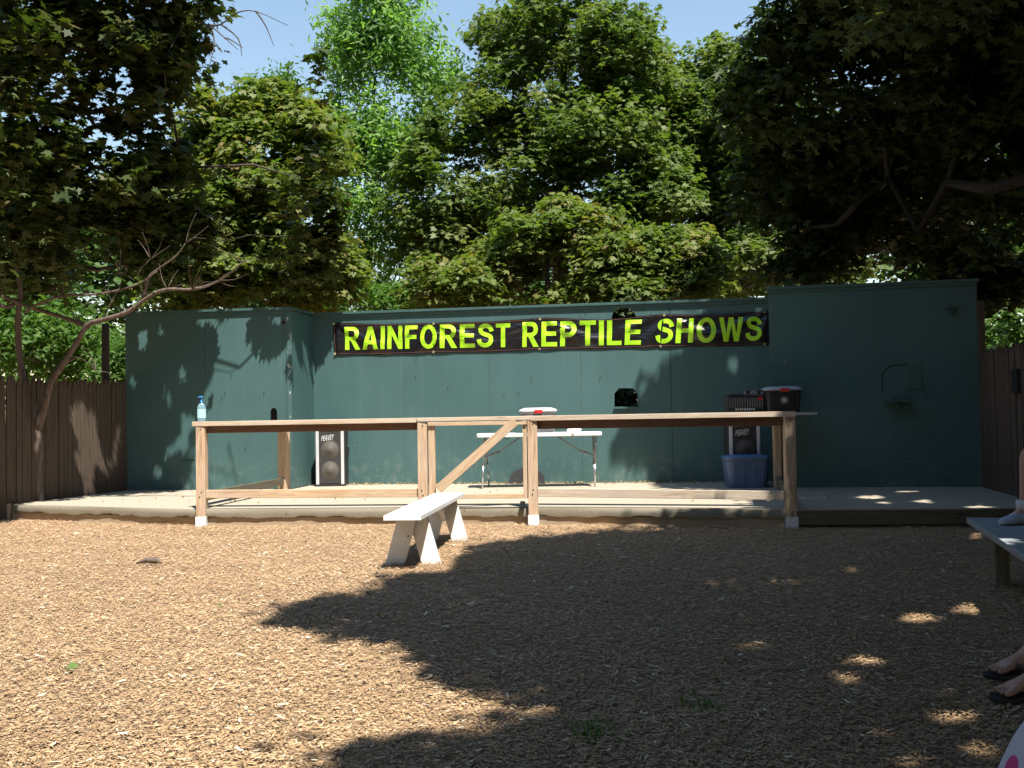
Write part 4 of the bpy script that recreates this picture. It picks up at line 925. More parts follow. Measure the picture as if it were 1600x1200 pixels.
# ------------------------------------------------------------------ speakers
def logo_mesh(parent, c, wid, nrm_y):
    me = textmesh('PEAVEY', 0.004, 0.3); xs = [v.co.x for v in me.vertices]; ys = [v.co.y for v in me.vertices]; a, b, c0, e = min(xs), max(xs), min(ys), max(ys); s = wid/(b-a)
    for v in me.vertices:
        x = (v.co.x-a)/(b-a); y = (v.co.y-c0)/(e-c0); hh = 0.40*(1.15-0.25*abs(2*x-1.0))
        v.co = V((c[0]-wid/2+x*wid, c[1]-0.002, c[2]+(y-0.5)*hh*wid+0.12*wid*(x-0.5)))-parent_world(parent)
    me.materials.append(M['logo']); o = bpy.data.objects.new('logo', me); COL.objects.link(o); o.parent = parent; return o
def speaker(label, x, y, w_=0.43, d_=0.34, h=0.86, cones=(0.62, 0.27)):
    z = SZ; t = thing('loudspeaker', (x, y, z), label, 'loudspeaker', 'tall loudspeakers')
    y0 = y-d_/2
    mb = MB(); mb.box(x-w_/2, x+w_/2, y0+0.02, y+d_/2, z+0.01, z+h); mb.build('cabinet', M['vinyl'], t, 0.008)
    mb = MB(); mb.box(x-w_/2+0.055, x+w_/2-0.055, y0+0.008, y0+0.019, z+0.04, z+h-0.06); mb.build('grille', M['grille'], t, 0.002)
    for s_ in (-1, 1): mb = MB(); cx_ = x+s_*(w_/2-0.032); mb.box(cx_-0.022, cx_+0.022, y0-0.002, y0+0.019, z+0.03, z+h-0.055); mb.build('side_trim', M['alu'], t, 0.003)
    for f_ in cones: mb = MB(); mb.lathe((x, y0+0.008, z+h*f_), [(0.135, 0.0), (0.128, -0.004), (0.122, 0.001), (0.118, -0.002), (0.05, -0.0015), (0.045, -0.006), (0.01, -0.010)], 32, axis='y'); mb.build('driver_cone', M['cone'], t)
    mb = MB(); mb.box(x-w_/2+0.01, x+w_/2-0.01, y0+0.004, y0+0.019, z+h-0.05, z+h-0.004); mb.build('control_panel', M['slate'], t, 0.002)
    for k in range(7): mb = MB(); mb.lathe((x-w_/2+0.05+k*0.054, y0+0.004, z+h-0.027), [(0.011, 0), (0.009, -0.012)], 10, axis='y'); mb.build('knob', M['logo'], t)
    mb = MB(); mb.box(x-w_/2, x+w_/2, y0+0.0, y0+0.02, z+0.0, z+0.028); mb.build('kick_edge', M['vinyl'], t, 0.003)
    mb = MB(); mb.tube([(x+w_/2+0.001, y, z+h*0.5), (x+w_/2+0.03, y, z+h*0.53), (x+w_/2+0.03, y, z+h*0.66), (x+w_/2+0.001, y, z+h*0.69)], 0.011, 8); mb.build('handle', M['black'], t)
    logo_mesh(t, (x-0.03, y0+0.006, z+h*0.825), 0.19, 0)
    return t
p = G(516, 760, SZ); speaker('tall black loudspeaker standing in sunlight at left beside the wall corner', p.x, p.y+0.17)
p = G(1165, 759, SZ); speaker('black loudspeaker in shade behind the blue storage tub', p.x, p.y+0.15, cones=(0.56,))
p = G(545, 758, SZ); mb = MB(); pts = [V((p.x+0.02, p.y+0.35, SZ+0.3)), V((p.x+0.06, p.y+0.32, SZ+0.03))]
for k in range(14): pts.append(V((p.x+0.1+k*0.14, p.y+0.22-0.0*k+0.05*math.sin(k*1.3)-k*0.012, SZ+0.008)))
mb.tube(pts, 0.005, 6); o = mb.build('cable', M['black'], None); tag(o, 'thin black cable trailing from the sunlit loudspeaker along the stage floor', 'cable')
# ------------------------------------------------------------------ tubs
def tub(name, label, c, w_, d_, h, lidm, bodym, latch=None, badge=False, ribs=6, lidh=0.03, group=None, cat='storage tub'):
    x, y, z = c; t = thing(name, c, label, cat, group)
    mb = MB(); mb.sections([(w_*0.40, d_*0.40, z), (w_*0.42, d_*0.42, z+0.01), (w_*0.465, d_*0.465, z+h*0.8), (w_*0.465, d_*0.465, z+h*0.86), (w_*0.485, d_*0.485, z+h*0.87), (w_*0.485, d_*0.485, z+h)], 36, 6, x, y); mb.build('tub_body', bodym, t, 0.004)
    mb = MB()
    for k in range(ribs):
        u = (k+0.5)/ribs*2-1; xx = x+u*w_*0.40
        mb.beam((xx*0.98+x*0.02, y-d_*0.425, z+0.03), (xx, y-d_*0.468, z+h*0.8), 0.035, 0.012, (0, 1, 0))
    mb.build('rib', bodym, t, 0.003)
    mb = MB(); mb.sections([(w_*0.5, d_*0.5, z+h-0.012), (w_*0.505, d_*0.505, z+h+0.006), (w_*0.46, d_*0.46, z+h+lidh*0.55), (w_*0.36, d_*0.36, z+h+lidh), (w_*0.2, d_*0.2, z+h+lidh*1.05)], 36, 5, x, y); mb.build('lid', lidm, t, 0.003)
    if latch: mb = MB(); mb.box(x-0.055, x+0.055, y-d_*0.5-0.022, y-d_*0.5+0.01, z+h-0.035, z+h+0.014); mb.build('latch', latch, t, 0.005)
    if badge:
        mb = MB(); mb.lathe((x, y-d_*0.47-0.006, z+h*0.52), [(0.052, 0.02), (0.052, -0.004), (0.047, -0.006), (0.03, -0.004)], 24, axis='y'); b_ = mb.build('badge_ring', M['tubgrey'], t)
        mb = MB(); mb.lathe((x, y-d_*0.47-0.012, z+h*0.52), [(0.03, 0.004), (0.026, -0.002), (0.006, -0.004)], 8, axis='y'); mb.build('badge', M['chrome'], t)
    return t
p = G(1171, 762.5, SZ); tub('storage_tub', 'blue lidded plastic tub on the stage floor at right', (p.x, p.y+0.2, SZ), 0.60, 0.42, 0.40, M['bluelid'], M['blue'], ribs=4, lidh=0.02, group='lidded storage tubs')
ct = lerp(c1[1], c1[2], 0.0)
def oncounter(px): 
    q = onplane(px, 640, c1[1], c1[2]); return V((q.x, q.y, 1.155))
p = oncounter(1221); tub('storage_tub', 'black tub with grey lid and red latch on the plank counter', p, 0.48, 0.34, 0.29, M['greylid'], M['black'], M['red'], True, 7, 0.035, 'lidded storage tubs')
# ribbed crate/amp
p = oncounter(1163); cr = thing('guitar_amplifier', p, 'dark ribbed amplifier box between mixer and railing', 'amplifier'); w_ = 0.46; x, y, z = p
mb = MB(); mb.box(x-w_/2, x+w_/2, y-0.12, y+0.13, z, z+0.215); mb.build('case', M['vinyl'], cr, 0.008)
mb = MB()
for k in range(14): xx = x-w_/2+0.03+k*(w_-0.06)/13; mb.box(xx-0.006, xx+0.006, y-0.128, y-0.1201, z+0.07, z+0.19)
mb.build('rib', M['tubgrey'], cr)
mb = MB(); mb.box(x+0.14, x+0.2, y-0.129, y-0.1202, z+0.165, z+0.195); mb.build('red_tag', M['red'], cr)
mb = MB(); 
for k in range(9): xx = x-0.13+k*0.028; mb.box(xx-0.008, xx+0.008, y-0.127, y-0.1202, z+0.035+0.006*(k % 2), z+0.06)
mb.build('name_strip', M['logo'], cr)
# mixer on top
mx = thing('cassette_mixer', V((x, y, z+0.217)), 'small blue grey mixing deck with round dials on the amplifier', 'mixer')
mb = MB(); mb.box(x-0.02, x+0.22, y-0.11, y+0.1, z+0.217, z+0.295); mb.build('case', M['slate'], mx, 0.006)
mb = MB(); mb.box(x-0.22, x-0.03, y-0.11, y+0.1, z+0.217, z+0.238); mb.build('flat_deck', M['black'], mx, 0.004)
for k in (0.025, 0.165): mb = MB(); mb.lathe((x+k, y-0.111, z+0.258), [(0.028, 0), (0.026, -0.008), (0.012, -0.004)], 16, axis='y'); mb.build('dial', M['black'], mx)
for k in (-0.008, 0.06, 0.08, 0.105, 0.125, 0.2): mb = MB(); mb.lathe((x+k, y-0.111, z+0.262+0.012*math.sin(k*90)), [(0.009, 0), (0.008, -0.012)], 8, axis='y'); mb.build('knob', M['greylid'], mx)
# ------------------------------------------------------------------ folding table
tz = SZ+0.745; pf = G(842, 762.2, SZ); ty0 = pf.y-0.10; xl = U(744, 675, ty0).x; xr = U(941.5, 675, ty0).x; tdir = 0.0
ft = thing('folding_table', ((xl+xr)/2, ty0+0.28, SZ), 'white plastic folding table with grey steel legs on stage', 'table')
mb = MB(); cx_, cy_ = (xl+xr)/2, ty0+0.28; hx = (xr-xl)/2
mb.sections([(hx-0.015, 0.265, tz-0.05), (hx, 0.28, tz-0.045), (hx, 0.28, tz-0.006), (hx-0.008, 0.272, tz)], 64, 14, cx_, cy_); mb.build('tabletop', M['plastic_w'], ft, 0.004)
for s_ in (-1, 1):
    lx = cx_+s_*(hx-0.10); mb = MB()
    for yy, fx in ((ty0+0.07, -0.03), (ty0+0.49, 0.05)):
        kx = lx+s_*0.0; mb2 = MB(); topp = V((lx+0.01, yy, tz-0.05)); foot = V((lx+fx*(1 if s_ < 0 else 0.35), yy, SZ+0.005)); kn = lerp(topp, foot, 0.55)
        mb2.tube([topp, kn], 0.013, 10); lg = mb2.build('leg', M['steel'], ft); mb3 = MB(); mb3.tube([kn, foot], 0.011, 10); mb3.build('leg_tip', M['steelb'], lg)
    mb.tube([(lx, ty0+0.07, SZ+0.3), (lx, ty0+0.49, SZ+0.3)], 0.011, 8); mb.build('crossbar', M['steel'], ft)
    mb = MB(); mb.tube([(lx, ty0+0.34, SZ+0.42), (lx-s_*0.22, ty0+0.34, SZ+0.5), (cx_+s_*0.25, ty0+0.34, tz-0.05)], 0.010, 8); mb.tube([(lx-s_*0.1, ty0+0.34, SZ+0.455), (lx-s_*0.2, ty0+0.34, SZ+0.49)], 0.017, 8); mb.build('brace', M['steel'], ft)
mb = MB(); p = U(797, 679, ty0+0.1); mb.tube([p+V((-0.1, 0, 0.0)), p+V((-0.09, 0, -0.04)), p+V((-0.05, 0, -0.062)), p+V((-0.01, 0, -0.05)), p+V((0.01, 0, 0.0))], 0.005, 6); mb.tube([p+V((0.0, 0, -0.02)), p+V((0.02, 0, 0.0))], 0.016, 8); mb.build('hanging_cord', M['black'], ft)
p = U(841, 672, cy_); tub('storage_tub', 'smoky tub with white lid and red latch on the folding table', (p.x, cy_-0.04, tz), 0.52, 0.38, 0.30, M['palelid'], M['tubgrey'], M['red'], False, 9, 0.04, 'lidded storage tubs')
p = U(896, 670, cy_-0.15); bg = MB(); bg.sections([(0.10, 0.05, tz+0.001), (0.105, 0.055, tz+0.03), (0.09, 0.045, tz+0.06), (0.06, 0.03, tz+0.072)], 20, 2.5, p.x, cy_-0.15)
for i, v in enumerate(bg.v): bg.v[i] = v+V((0.02*(v.z-tz)/0.07, 0, rnd.uniform(-0.003, 0.003)))
o = bg.build('paper_bag', M['plastic_w'], None, 0, subsurf=1); tag(o, 'crumpled white paper bundle lying on the right of the folding table', 'bundle')
p = U(894.5, 680, ty0+0.02); mb = MB(); mb.tube([p+V((0, 0, 0.035)), p+V((0.003, 0, 0.0)), p+V((0.012, 0, -0.03))], [0.03, 0.026, 0.006], 8); mb.build('cloth_tag', M['carpet'], ft)
# half-round dark panel at the wall foot
cA = onplane(826, 754, wc[1], wc[2]); sc_ = cA.y/F; nr = wc[3]; dd = wc[4]
mb = MB(); prof = []
for k in range(17):
    a = math.pi*k/16; r = 27*sc_; xx = -math.cos(a)*r; zz = math.sin(a)**0.75*25.5*sc_
    prof.append((xx+(0.02 if k < 6 else 0)*(1-k/6 if k < 6 else 0)*-1, zz))
n = len(prof)
for th, le in ((0.10, 0), (0.05, 0)):
    for (xx, zz) in prof: mb.v.append(V((cA.x, cA.y, SZ+0.003))+dd*xx+nr*(th+(0.03 if th > 0.07 else 0)*(1-zz/(26*sc_)))+V((0, 0, zz)))
mb.face(list(range(n))); mb.face([n+i for i in reversed(range(n))])
for i in range(n): j = (i+1) % n; mb.face([i, j, n+j, n+i], None, True)
o = mb.build('half_round_panel', M['cloth_dark'], None, 0.01); tag(o, 'dark grey half-round panel on the floor behind the folding table', 'chair back')
# ------------------------------------------------------------------ white bench
bz = 0.43; n0 = G(628, 805.5, bz); n1 = G(702, 770, bz); bd = (n1-n0); bd.z = 0; blen = bd.length; bd.normalize(); bs_ = V((bd.y, -bd.x, 0))
wb = thing('white_bench', G(645, 880), 'white painted plank bench with splayed legs on the wood chips', 'bench')
mb = MB(); a = V((n0.x, n0.y, bz-0.02)); mb.beam(a, a+bd*blen, 0.29, 0.04); mb.build('seat', M['white'], wb, 0.004)
la = 0.42; lb = blen-0.32
for k, u in enumerate((la, lb)):
    o_ = a+bd*u
    for s_ in (-1, 1):
        pl = bd*(0.021*s_); w2 = 0.155
        mb = MB(); n = 0; top_c = o_+bs_*(s_*0.035)+pl; bot_c = o_+bs_*(s_*0.145)+pl
        for dpt in (-0.019, 0.019):
            mb.v += [V((top_c.x, top_c.y, bz-0.041))-bs_*w2/2+bd*dpt, V((top_c.x, top_c.y, bz-0.041))+bs_*w2/2+bd*dpt, V((bot_c.x, bot_c.y, 0))+bs_*w2/2+bd*dpt, V((bot_c.x, bot_c.y, 0))-bs_*w2/2+bd*dpt]
        mb.face([0, 1, 2, 3]); mb.face([7, 6, 5, 4])
        for i in range(4): j = (i+1) % 4; mb.face([i, j, 4+j, 4+i])
        lg = mb.build('leg', M['white'], wb, 0.003)
        if s_ == -1: mb = MB(); c = o_+bd*(-0.041); mb.lathe((c.x+bs_.x*-0.03, c.y, bz-0.2), [(0.009, 0.0), (0.009, -0.006)], 10, axis='y'); mb.build('bolt', M['steel'], lg)
for u in (la, lb):
    for s_ in (-1, 1):
        c = a+bd*u+bs_*(s_*0.06)+V((0, 0, 0.0205)); mb = MB(); mb.tube([c-V((0, 0, 0.001)), c+V((0, 0, 0.0012))], 0.007, 8); mb.build('screw', M['steel'], wb)
mb = MB(); mb.beam(a+bd*(la+0.05)+V((0, 0, -0.055)), a+bd*(lb-0.05)+V((0, 0, -0.055)), 0.04, 0.07); mb.beam(a+bd*(lb-0.3)+V((0, 0, -0.05)), a+bd*(lb-0.03)+V((0, 0, -0.2)), 0.04, 0.05); mb.build('stretcher', M['white'], wb, 0.003)
# ------------------------------------------------------------------ bleacher benches at right
def gbench(label, e0, e1, z, w_, th=0.04):
    e0 = V(e0); e1 = V(e1); d_ = (e1-e0); d_.z = 0; ln = d_.length; d_.normalize(); rt = V((-d_.y, d_.x, 0))
    if rt.x < 0: rt = -rt
    t = thing('plank_bench', V((e0.x, e0.y, 0)), label, 'bench', 'grey plank benches for the audience')
    mb = MB(); c0 = V((e0.x, e0.y, z-th/2))+rt*w_/2; mb.beam(c0, c0+d_*ln, w_, th); mb.build('seat', M['greyplank'], t, 0.004)
    k = max(2, int(ln/1.8)+1)
    for i in range(k):
        c = c0+rt*0.04+d_*(0.25+(ln-0.9)*i/(k-1)); mb = MB()
        mb.beam(V((c.x, c.y, 0)), V((c.x, c.y, z-th-0.001)), 0.07, w_*0.3, rt); mb.build('leg', M['fasciad'], t, 0.004)
    return t
e0 = G(1510, 808.5, 0.42); e1 = G(1600, 867, 0.42); dE = (e1-e0).normalized(); e1 = e0+dE*6.2
gbench('near grey plank bench at the right edge with a sneaker resting on it', e0, e1, 0.42, 0.27)
rt = V((-dE.y, dE.x, 0)); rt = rt if rt.x > 0 else -rt
gbench('higher grey plank bench row just beyond the right edge', e0+rt*0.48+dE*0.45+V((0, 0, 0)), e0+rt*0.48+dE*6.0, 0.80, 0.27)
# ------------------------------------------------------------------ people
def skin_obj(name, joints, edges, mat, parent, sub=2, root=0):
    base = parent_world(parent) if parent else V((0, 0, 0)); me = bpy.data.meshes.new(name)
    me.from_pydata([tuple(V(j[:3])-base) for j in joints], edges, []); me.materials.append(mat); o = bpy.data.objects.new(name, me); COL.objects.link(o); o.parent = parent
    md = o.modifiers.new('skin', 'SKIN'); md.use_smooth_shade = True
    if not me.skin_vertices: me.skin_vertices.new() if hasattr(me.skin_vertices, 'new') else None
    for i, j in enumerate(joints):
        sv = me.skin_vertices[0].data[i]; r = j[3]; sv.radius = (r, r if len(j) < 5 else j[4]); sv.use_root = (i == root); sv.use_loose = False
    s_ = o.modifiers.new('sub', 'SUBSURF'); s_.levels = s_.render_levels = sub; return o
def foot_chain(J, E, ank, toe_dir, sz=1.0, toes=True):
    """adds heel, ball and five toes to a joint list; ank = index of ankle joint"""
    a = V(J[ank][:3]); f = V(toe_dir).normalized(); s = V((-f.y, f.x, 0)); gz = a.z-0.075
    i0 = len(J); mid = a+f*0.07; J.append((mid.x, mid.y, gz+0.045, 0.034)); E.append((ank, i0))
    ball = a+f*0.135; J.append((ball.x, ball.y, gz+0.028, 0.038, 0.022)); E.append((i0, i0+1))
    heel = a-f*0.035; J.append((heel.x, heel.y, gz+0.032, 0.03)); E.append((ank, i0+2))
    if toes:
        for k, (off, ln, r) in enumerate(((0.036, 0.062, 0.0115), (0.012, 0.064, 0.0075), (-0.008, 0.056, 0.007), (-0.027, 0.046, 0.0068), (-0.044, 0.034, 0.0065))):
            b = ball+f*0.022+s*off; b.z = gz+0.022; e = ball+f*(0.022+ln*0.7)+s*off*1.1; e.z = gz+0.014
            J.append((b.x, b.y, b.z, r*1.1)); n_ = len(J)-1; E.append((i0+1, n_)); J.append((e.x, e.y, e.z, r)); E.append((n_, n_+1))
def seated(label, hip, seat_z, kneeL, kneeR, ankL, ankR, face, shirt, pants, toes, pcat='person', skirt=False):
    """hip: point on seat; knees & ankles given; face: facing dir"""
    f = V(face).normalized(); s = V((-f.y, f.x, 0)); hip = V(hip)
    t = thing('person', V((hip.x, hip.y, 0)), label, 'person', 'people seated at the right edge')
    pel = V((hip.x, hip.y, seat_z+0.12)); J = [(*pel, 0.13, 0.10)]; E = []
    def add(p, r, prev, r2=None): J.append((*p, r) if r2 is None else (*p, r, r2)); E.append((prev, len(J)-1)); return len(J)-1
    w1 = add(pel+V((0, 0, 0.16))+f*0.01, 0.115, 0, 0.09); ch = add(pel+V((0, 0, 0.34)), 0.14, w1, 0.10); nk = add(pel+V((0, 0, 0.48))+f*0.02, 0.052, ch); hd = add(pel+V((0, 0, 0.58))+f*0.04, 0.075, nk); h2 = add(pel+V((0, 0, 0.66))+f*0.045, 0.088, hd); h3 = add(pel+V((0, 0, 0.73))+f*0.035, 0.07, h2)
    ns = add(pel+V((0, 0, 0.635))+f*0.145, 0.012, h2)
    for sg, kn, an in ((1, kneeL, ankL), (-1, kneeR, ankR)):
        hj = add(pel+s*sg*0.09+V((0, 0, -0.03)), 0.085, 0); kn = V(kn); an = V(an)
        th = add(lerp(pel+s*sg*0.09, kn, 0.55)+V((0, 0, -0.005)), 0.072, hj); k_ = add(kn, 0.053, th); cf = add(lerp(kn, an, 0.35)-f*0.015, 0.052, k_); lw = add(lerp(kn, an, 0.78), 0.034, cf); ak = add(an, 0.036, lw)
        foot_chain(J, E, ak, f, toes=toes)
        sh = add(pel+s*sg*0.165+V((0, 0, 0.415)), 0.05, ch); eb = add(pel+s*sg*0.22+f*0.08+V((0, 0, 0.15)), 0.036, sh); wr_ = add(lerp(pel, kn, 0.55)+s*sg*0.03+V((0, 0, 0.11)), 0.024, eb); hn = add(lerp(pel, kn, 0.68)+V((0, 0, 0.092)), 0.03, wr_, 0.016)
        for q in range(5): 
            fo = (q-2)*0.016; b = add(lerp(pel, kn, 0.80 if q else 0.72)+s*(fo-(0.02*sg if q == 0 else 0))+V((0, 0, 0.088)), 0.008, hn); 
            if q: add(lerp(pel, kn, 0.87)+s*fo*1.1+V((0, 0, 0.08)), 0.007, b)
    skin_obj('body', J, E, M['skin'], t)
    # shirt
    J = [(*(pel+V((0, 0, 0.02))), 0.145, 0.115)]; E = []
    w1 = add(pel+V((0, 0, 0.16)), 0.13, 0, 0.105); ch = add(pel+V((0, 0, 0.34)), 0.155, w1, 0.115); add(pel+V((0, 0, 0.44)), 0.07, ch)
    for sg in (1, -1): sh = add(pel+s*sg*0.17+V((0, 0, 0.41)), 0.065, ch); add(pel+s*sg*0.205+f*0.045+V((0, 0, 0.26)), 0.055, sh)
    skin_obj('shirt', J, E, M[shirt], t)
    J = [(*pel, 0.14, 0.11)]; E = []
    if skirt:
        kn = lerp(V(kneeL), V(kneeR), 0.5); an = lerp(V(ankL), V(ankR), 0.5)
        q = add(lerp(pel, kn, 0.5), 0.17, 0, 0.10); q = add(kn+V((0, 0, -0.02)), 0.16, q, 0.085); add(lerp(kn, an, 0.45)+f*0.035, 0.20, q, 0.10); add(lerp(kn, an, 0.75)+f*0.07, 0.24, q+1, 0.12)
    else:
        for sg, kn in ((1, kneeL), (-1, kneeR)):
            hj = add(pel+s*sg*0.09, 0.10, 0); th = add(lerp(pel+s*sg*0.09, V(kn), 0.55), 0.085, hj); add(lerp(pel+s*sg*0.09, V(kn), 0.93), 0.072, th)
    skin_obj('skirt' if skirt else 'shorts', J, E, M[pants], t)
    J = [(*(pel+V((0, 0, 0.70))-f*0.01), 0.10)]; E = []; q = add(pel+V((0, 0, 0.77))+f*0.02, 0.07, 0); q = add(pel+V((0, 0, 0.6))-f*0.035, 0.075, 0)
    skin_obj('hair', J, E, M['hair'], t)
    hz = pel.z+0.665
    for sg in (1, -1): mb = MB(); c = V((pel.x, pel.y, hz))+f*0.128+s*sg*0.032; mb.tube([c-f*0.01, c, c+f*0.006], [0.010, 0.010, 0.004], 10); mb.build('eye', M['black'], t)
    mb = MB(); c = V((pel.x, pel.y, hz-0.075))+f*0.118; mb.tube([c-s*0.022, c+f*0.004, c+s*0.022], [0.003, 0.006, 0.003], 6); mb.build('mouth', M['red'], t)
    return t, f, s
# person 1: foot up on the near bench
def atx(px, Y): return (px-800)/F*Y
f1 = V((-0.9, -0.4, 0)); an = V((atx(1594, 6.68), 6.68, 0.50)); an2 = V((an.x+0.16, 6.42, 0.50))
kn1 = V((atx(1599, 6.68), 6.66, 0.875)); kn2 = V((kn1.x+0.12, 6.40, 0.875))
pt, f, s = seated('seated person in dark shorts and sneakers with feet on the near bench', (kn1.x+0.46, 6.72, 0.80), 0.80, kn2, kn1, an2, an, f1, 'shirt', 'denim', False)
def shoe(parent, an_, fdir, mat):
    fdir = V(fdir).normalized(); sd_ = V((-fdir.y, fdir.x, 0)); gz = an_.z-0.078; mb = MB()
    prof = [(-0.065, 0.030, 0.085), (-0.04, 0.036, 0.10), (0.0, 0.037, 0.10), (0.05, 0.040, 0.078), (0.10, 0.046, 0.062), (0.15, 0.047, 0.052), (0.19, 0.040, 0.044), (0.215, 0.022, 0.030)]
    for (x_, hw, hh) in prof:
        for k in range(12):
            a = 2*math.pi*k/12; yy = math.cos(a)*hw; zz = max(0.0, 0.5+0.5*math.sin(a)*1.15)*hh; mb.v.append(V((an_.x, an_.y, gz+0.002))+fdir*x_+sd_*yy+V((0, 0, zz)))
    for i in range(len(prof)-1):
        for k in range(12): k2 = (k+1) % 12; mb.face([i*12+k, i*12+k2, (i+1)*12+k2, (i+1)*12+k], None, True)
    mb.face(list(range(12))); mb.face([(len(prof)-1)*12+k for k in range(12)])
    sh = mb.build('sneaker', mat, parent, 0, subsurf=1)
    mb = MB()
    for k in range(4): c = V((an_.x, an_.y, gz))+fdir*(0.05+k*0.022)+V((0, 0, 0.082-k*0.008)); mb.tube([c-sd_*0.022, c+V((0, 0, 0.006)), c+sd_*0.022], 0.0035, 6)
    mb.build('lace', M['sock'], sh)
    mb = MB(); c = V((an_.x, an_.y, gz)); mb.tube([c+V((0, 0, 0.07)), c+V((0, 0, 0.12)), c+V((0, 0, 0.15))], [0.046, 0.047, 0.05], 14); mb.build('sock', M['sock'], parent)
shoe(pt, an, f1, M['shoe']); shoe(pt, an2, f1, M['shoe'])
# person 2: flip-flops on the wood chips
tA = G(1543, 1043); tB = G(1553, 1082); f2 = V((-0.97, -0.22, 0)); aA = V((atx(1541, 4.47)+0.16, 4.47, 0.118)); aB = V((atx(1550, 4.13)+0.16, 4.13, 0.118))
sx = (e0+dE*((7.1-4.4)/abs(dE.y))).x
p2, f, s = seated('person whose bare feet rest in black flip flops on the wood chips', (sx+0.14, 4.36, 0.42), 0.42, V((aB.x+0.13, 4.27, 0.47)), V((aA.x+0.13, 4.47, 0.47)), aB, aA, f2, 'shirt2', 'denim', True)
def flip(parent, an_, fdir):
    fdir = V(fdir).normalized(); sd_ = V((-fdir.y, fdir.x, 0)); mb = MB(); prof = [(-0.075, 0.018), (-0.06, 0.034), (0.0, 0.038), (0.08, 0.046), (0.14, 0.054), (0.19, 0.05), (0.22, 0.032), (0.232, 0.012)]
    ol = [(x_, w__) for x_, w__ in prof]+[(x_, -w__) for x_, w__ in reversed(prof)]; n = len(ol)
    for z in (0.003, 0.020):
        for (x_, y_) in ol: mb.v.append(V((an_.x, an_.y, an_.z-0.095+z+ (0.004 if z > 0.01 else 0)*(x_ < 0)))+fdir*x_+sd_*y_)
    mb.face(list(reversed(range(n)))); mb.face([n+i for i in range(n)])
    for i in range(n): j = (i+1) % n; mb.face([i, j, n+j, n+i])
    so_ = mb.build('flip_flop_sole', M['black'], parent, 0.003)
    mb = MB(); g = V((an_.x, an_.y, an_.z-0.075))
    for sg in (1, -1): mb.tube([g+fdir*0.165+V((0, 0, 0.0)), g+fdir*0.15+sd_*sg*0.012+V((0, 0, 0.028)), g+fdir*0.10+sd_*sg*0.034+V((0, 0, 0.038)), g+fdir*0.045+sd_*sg*0.041+V((0, 0, 0.004))], [0.005, 0.008, 0.010, 0.008], 8)
    mb.build('strap', M['slate'], so_)
flip(p2, aA, f2); flip(p2, aB, f2)
# person 3: floral skirt at the bottom right corner
sx = (e0+dE*((7.1-2.5)/abs(dE.y))).x
k0 = V((1.30, 2.5, 0.40)); p3, f, s = seated('nearest seated person in a white skirt with pink flowers', (sx+0.2, 2.5, 0.42), 0.42, k0+V((0, -0.1, 0)), k0+V((0, 0.1, 0)), V((1.33, 2.40, 0.09)), V((1.33, 2.60, 0.09)), (-1, 0, 0), 'shirt', 'floral', True, skirt=True)
# ------------------------------------------------------------------ wood chips
n = 620000
yy = 2.6+(12.6-2.6)*rng.random(n)**1.35; xx = (rng.random(n)*2-1)*(yy*0.56+0.9+np.abs(rng.normal(0, 0.7, n))*(rng.random(n) < 0.35))
st_poly = [(p[0], p[1]-0.02) for p in S_FRONT]
fy = np.interp(xx, [p[0] for p in st_poly], [p[1] for p in st_poly], left=20, right=8.9)
keep = yy < fy; xx, yy = xx[keep], yy[keep]; n = len(xx)
ln = 0.007+0.024*rng.random(n)**2.6+0.0022*yy/3; wd = ln*(0.14+0.26*rng.random(n)); sl = rng.random(n) < 0.02; ln[sl] = 0.04+0.04*rng.random(sl.sum()); wd[sl] = 0.003+0.004*rng.random(sl.sum()); big = rng.random(n) < 0.004; ln[big] *= 2.0; wd[big] *= 1.5
zz = 0.003+0.014*rng.random(n)+0.012*(0.5+0.5*np.sin(xx*3.1+np.sin(yy*2.3)*1.5)*np.sin(yy*3.7+xx))
C = np.stack([xx, yy, zz], 1); th = rng.random(n)*2*math.pi; tilt = rng.normal(0, 0.11, n); roll_ = rng.normal(0, 0.19, n)
X = np.stack([np.cos(th)*np.cos(tilt), np.sin(th)*np.cos(tilt), np.sin(tilt)], 1); Sd = np.stack([-np.sin(th), np.cos(th), np.zeros(n)], 1); Sd = Sd*np.cos(roll_)[:, None]+np.array([0, 0, 1])*np.sin(roll_)[:, None]
P = np.stack([C-X*ln[:, None]/2-Sd*wd[:, None]*0.35, C-X*ln[:, None]*0.3+Sd*wd[:, None]/2, C+X*ln[:, None]/2+Sd*wd[:, None]*0.3, C+X*ln[:, None]*0.35-Sd*wd[:, None]/2], 1)
me = bpy.data.meshes.new('wood_chips'); me.vertices.add(n*4); me.vertices.foreach_set('co', P.reshape(-1).astype(np.float32)); me.loops.add(n*4); me.loops.foreach_set('vertex_index', np.arange(n*4, dtype=np.int32))
me.polygons.add(n); me.polygons.foreach_set('loop_start', np.arange(0, n*4, 4, dtype=np.int32)); me.polygons.foreach_set('loop_total', np.full(n, 4, dtype=np.int32)); me.update(calc_edges=True)
at = me.attributes.new('rnd', 'FLOAT', 'FACE'); rvv = np.clip(rng.normal(0.54, 0.17, n), 0, 0.93); rvv[big] = 1.0; rvv[rng.random(n) < 0.015] = 1.0; rvv[rng.random(n) < 0.03] *= 0.2; at.data.foreach_set('value', rvv.astype(np.float32))
me.materials.append(M['chips']); o = bpy.data.objects.new('wood_chips', me); COL.objects.link(o); tag(o, 'tan wood chips covering the ground before the stage', 'wood chips', kind='stuff')
n = 420; xs_ = rng.uniform(-5, 5, n); ys_ = 3.2+7.3*rng.random(n)
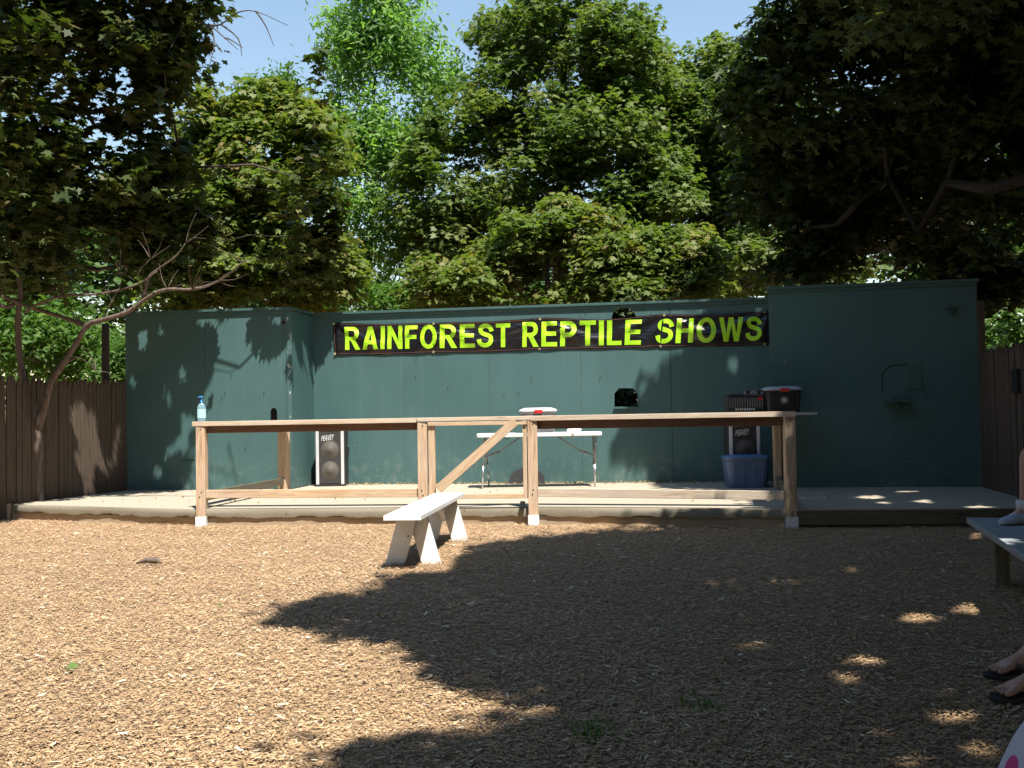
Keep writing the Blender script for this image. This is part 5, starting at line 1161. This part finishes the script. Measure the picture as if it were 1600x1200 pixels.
o = leaves_mesh('scattered_leaves', np.stack([xs_, ys_, 0.032+0.006*rng.random(n)], 1), rng.normal(size=(n, 3))*0.3+np.array([0, 0, 1]), 0.03, T_SIMPLE, LM['litter'], None); tag(o, 'small dry leaf scraps sprinkled over the wood chips', 'leaf litter', kind='stuff')
for (px, py, nb, lab) in [(930, 1152, 46, 'small green weed tuft in the shade near the bottom centre'), (1098, 1108, 26, 'tiny green weed tuft in the shade right of the bigger tuft')]:
    g = G(px, py, 0); mb = MB()
    for k in range(nb):
        a_ = rnd.random()*6.28; l_ = rnd.uniform(0.02, 0.06); b0 = g+V((rnd.gauss(0, 0.05), rnd.gauss(0, 0.05), 0.015)); d_ = V((math.cos(a_), math.sin(a_), 0)); n = len(mb.v); sd_ = V((-d_.y, d_.x, 0))*0.004
        mb.v += [b0-sd_, b0+sd_, b0+d_*l_*0.5+sd_+V((0, 0, l_*0.6)), b0+d_*l_+V((0, 0, l_*0.5)), b0+d_*l_*0.5-sd_+V((0, 0, l_*0.6))]; mb.face([n, n+1, n+2, n+3, n+4])
    o = mb.build('weed_tuft', LM['bright'], None); tag(o, lab, 'weed', kind='stuff')
# a few green leaves and bark bits on the chips
for i, (px, py, lab) in enumerate([(113, 1042, 'pale green leaf lying on the sunlit wood chips at left'), (344, 946, 'tiny green leaf on the wood chips left of the shadow tip')]):
    g = G(px, py, 0.03); o = leaves_mesh('fallen_leaf', np.array([[g.x, g.y, 0.035]]), np.array([[0.1, -0.5, 1.0]]), np.array([0.06 if i == 0 else 0.03]), T_MAPLE, LM['bright'], None); tag(o, lab, 'leaf')
g = G(232, 884, 0.0); mb = MB(); mb.tube([V((g.x-0.10, g.y, 0.02)), V((g.x-0.02, g.y-0.01, 0.05)), V((g.x+0.05, g.y+0.01, 0.045)), V((g.x+0.11, g.y, 0.02))], [0.006, 0.022, 0.03, 0.006], 7); o = mb.build('bark_piece', M['barkred'], None); tag(o, 'dark curled piece of bark on the sunlit chips at left', 'bark')
g = G(1012, 800, 0.0); mb = MB(); mb.tube([V((g.x-0.05, g.y-0.3, 0.02)), V((g.x, g.y-0.3, 0.05)), V((g.x+0.05, g.y-0.3, 0.02))], [0.01, 0.03, 0.01], 7)
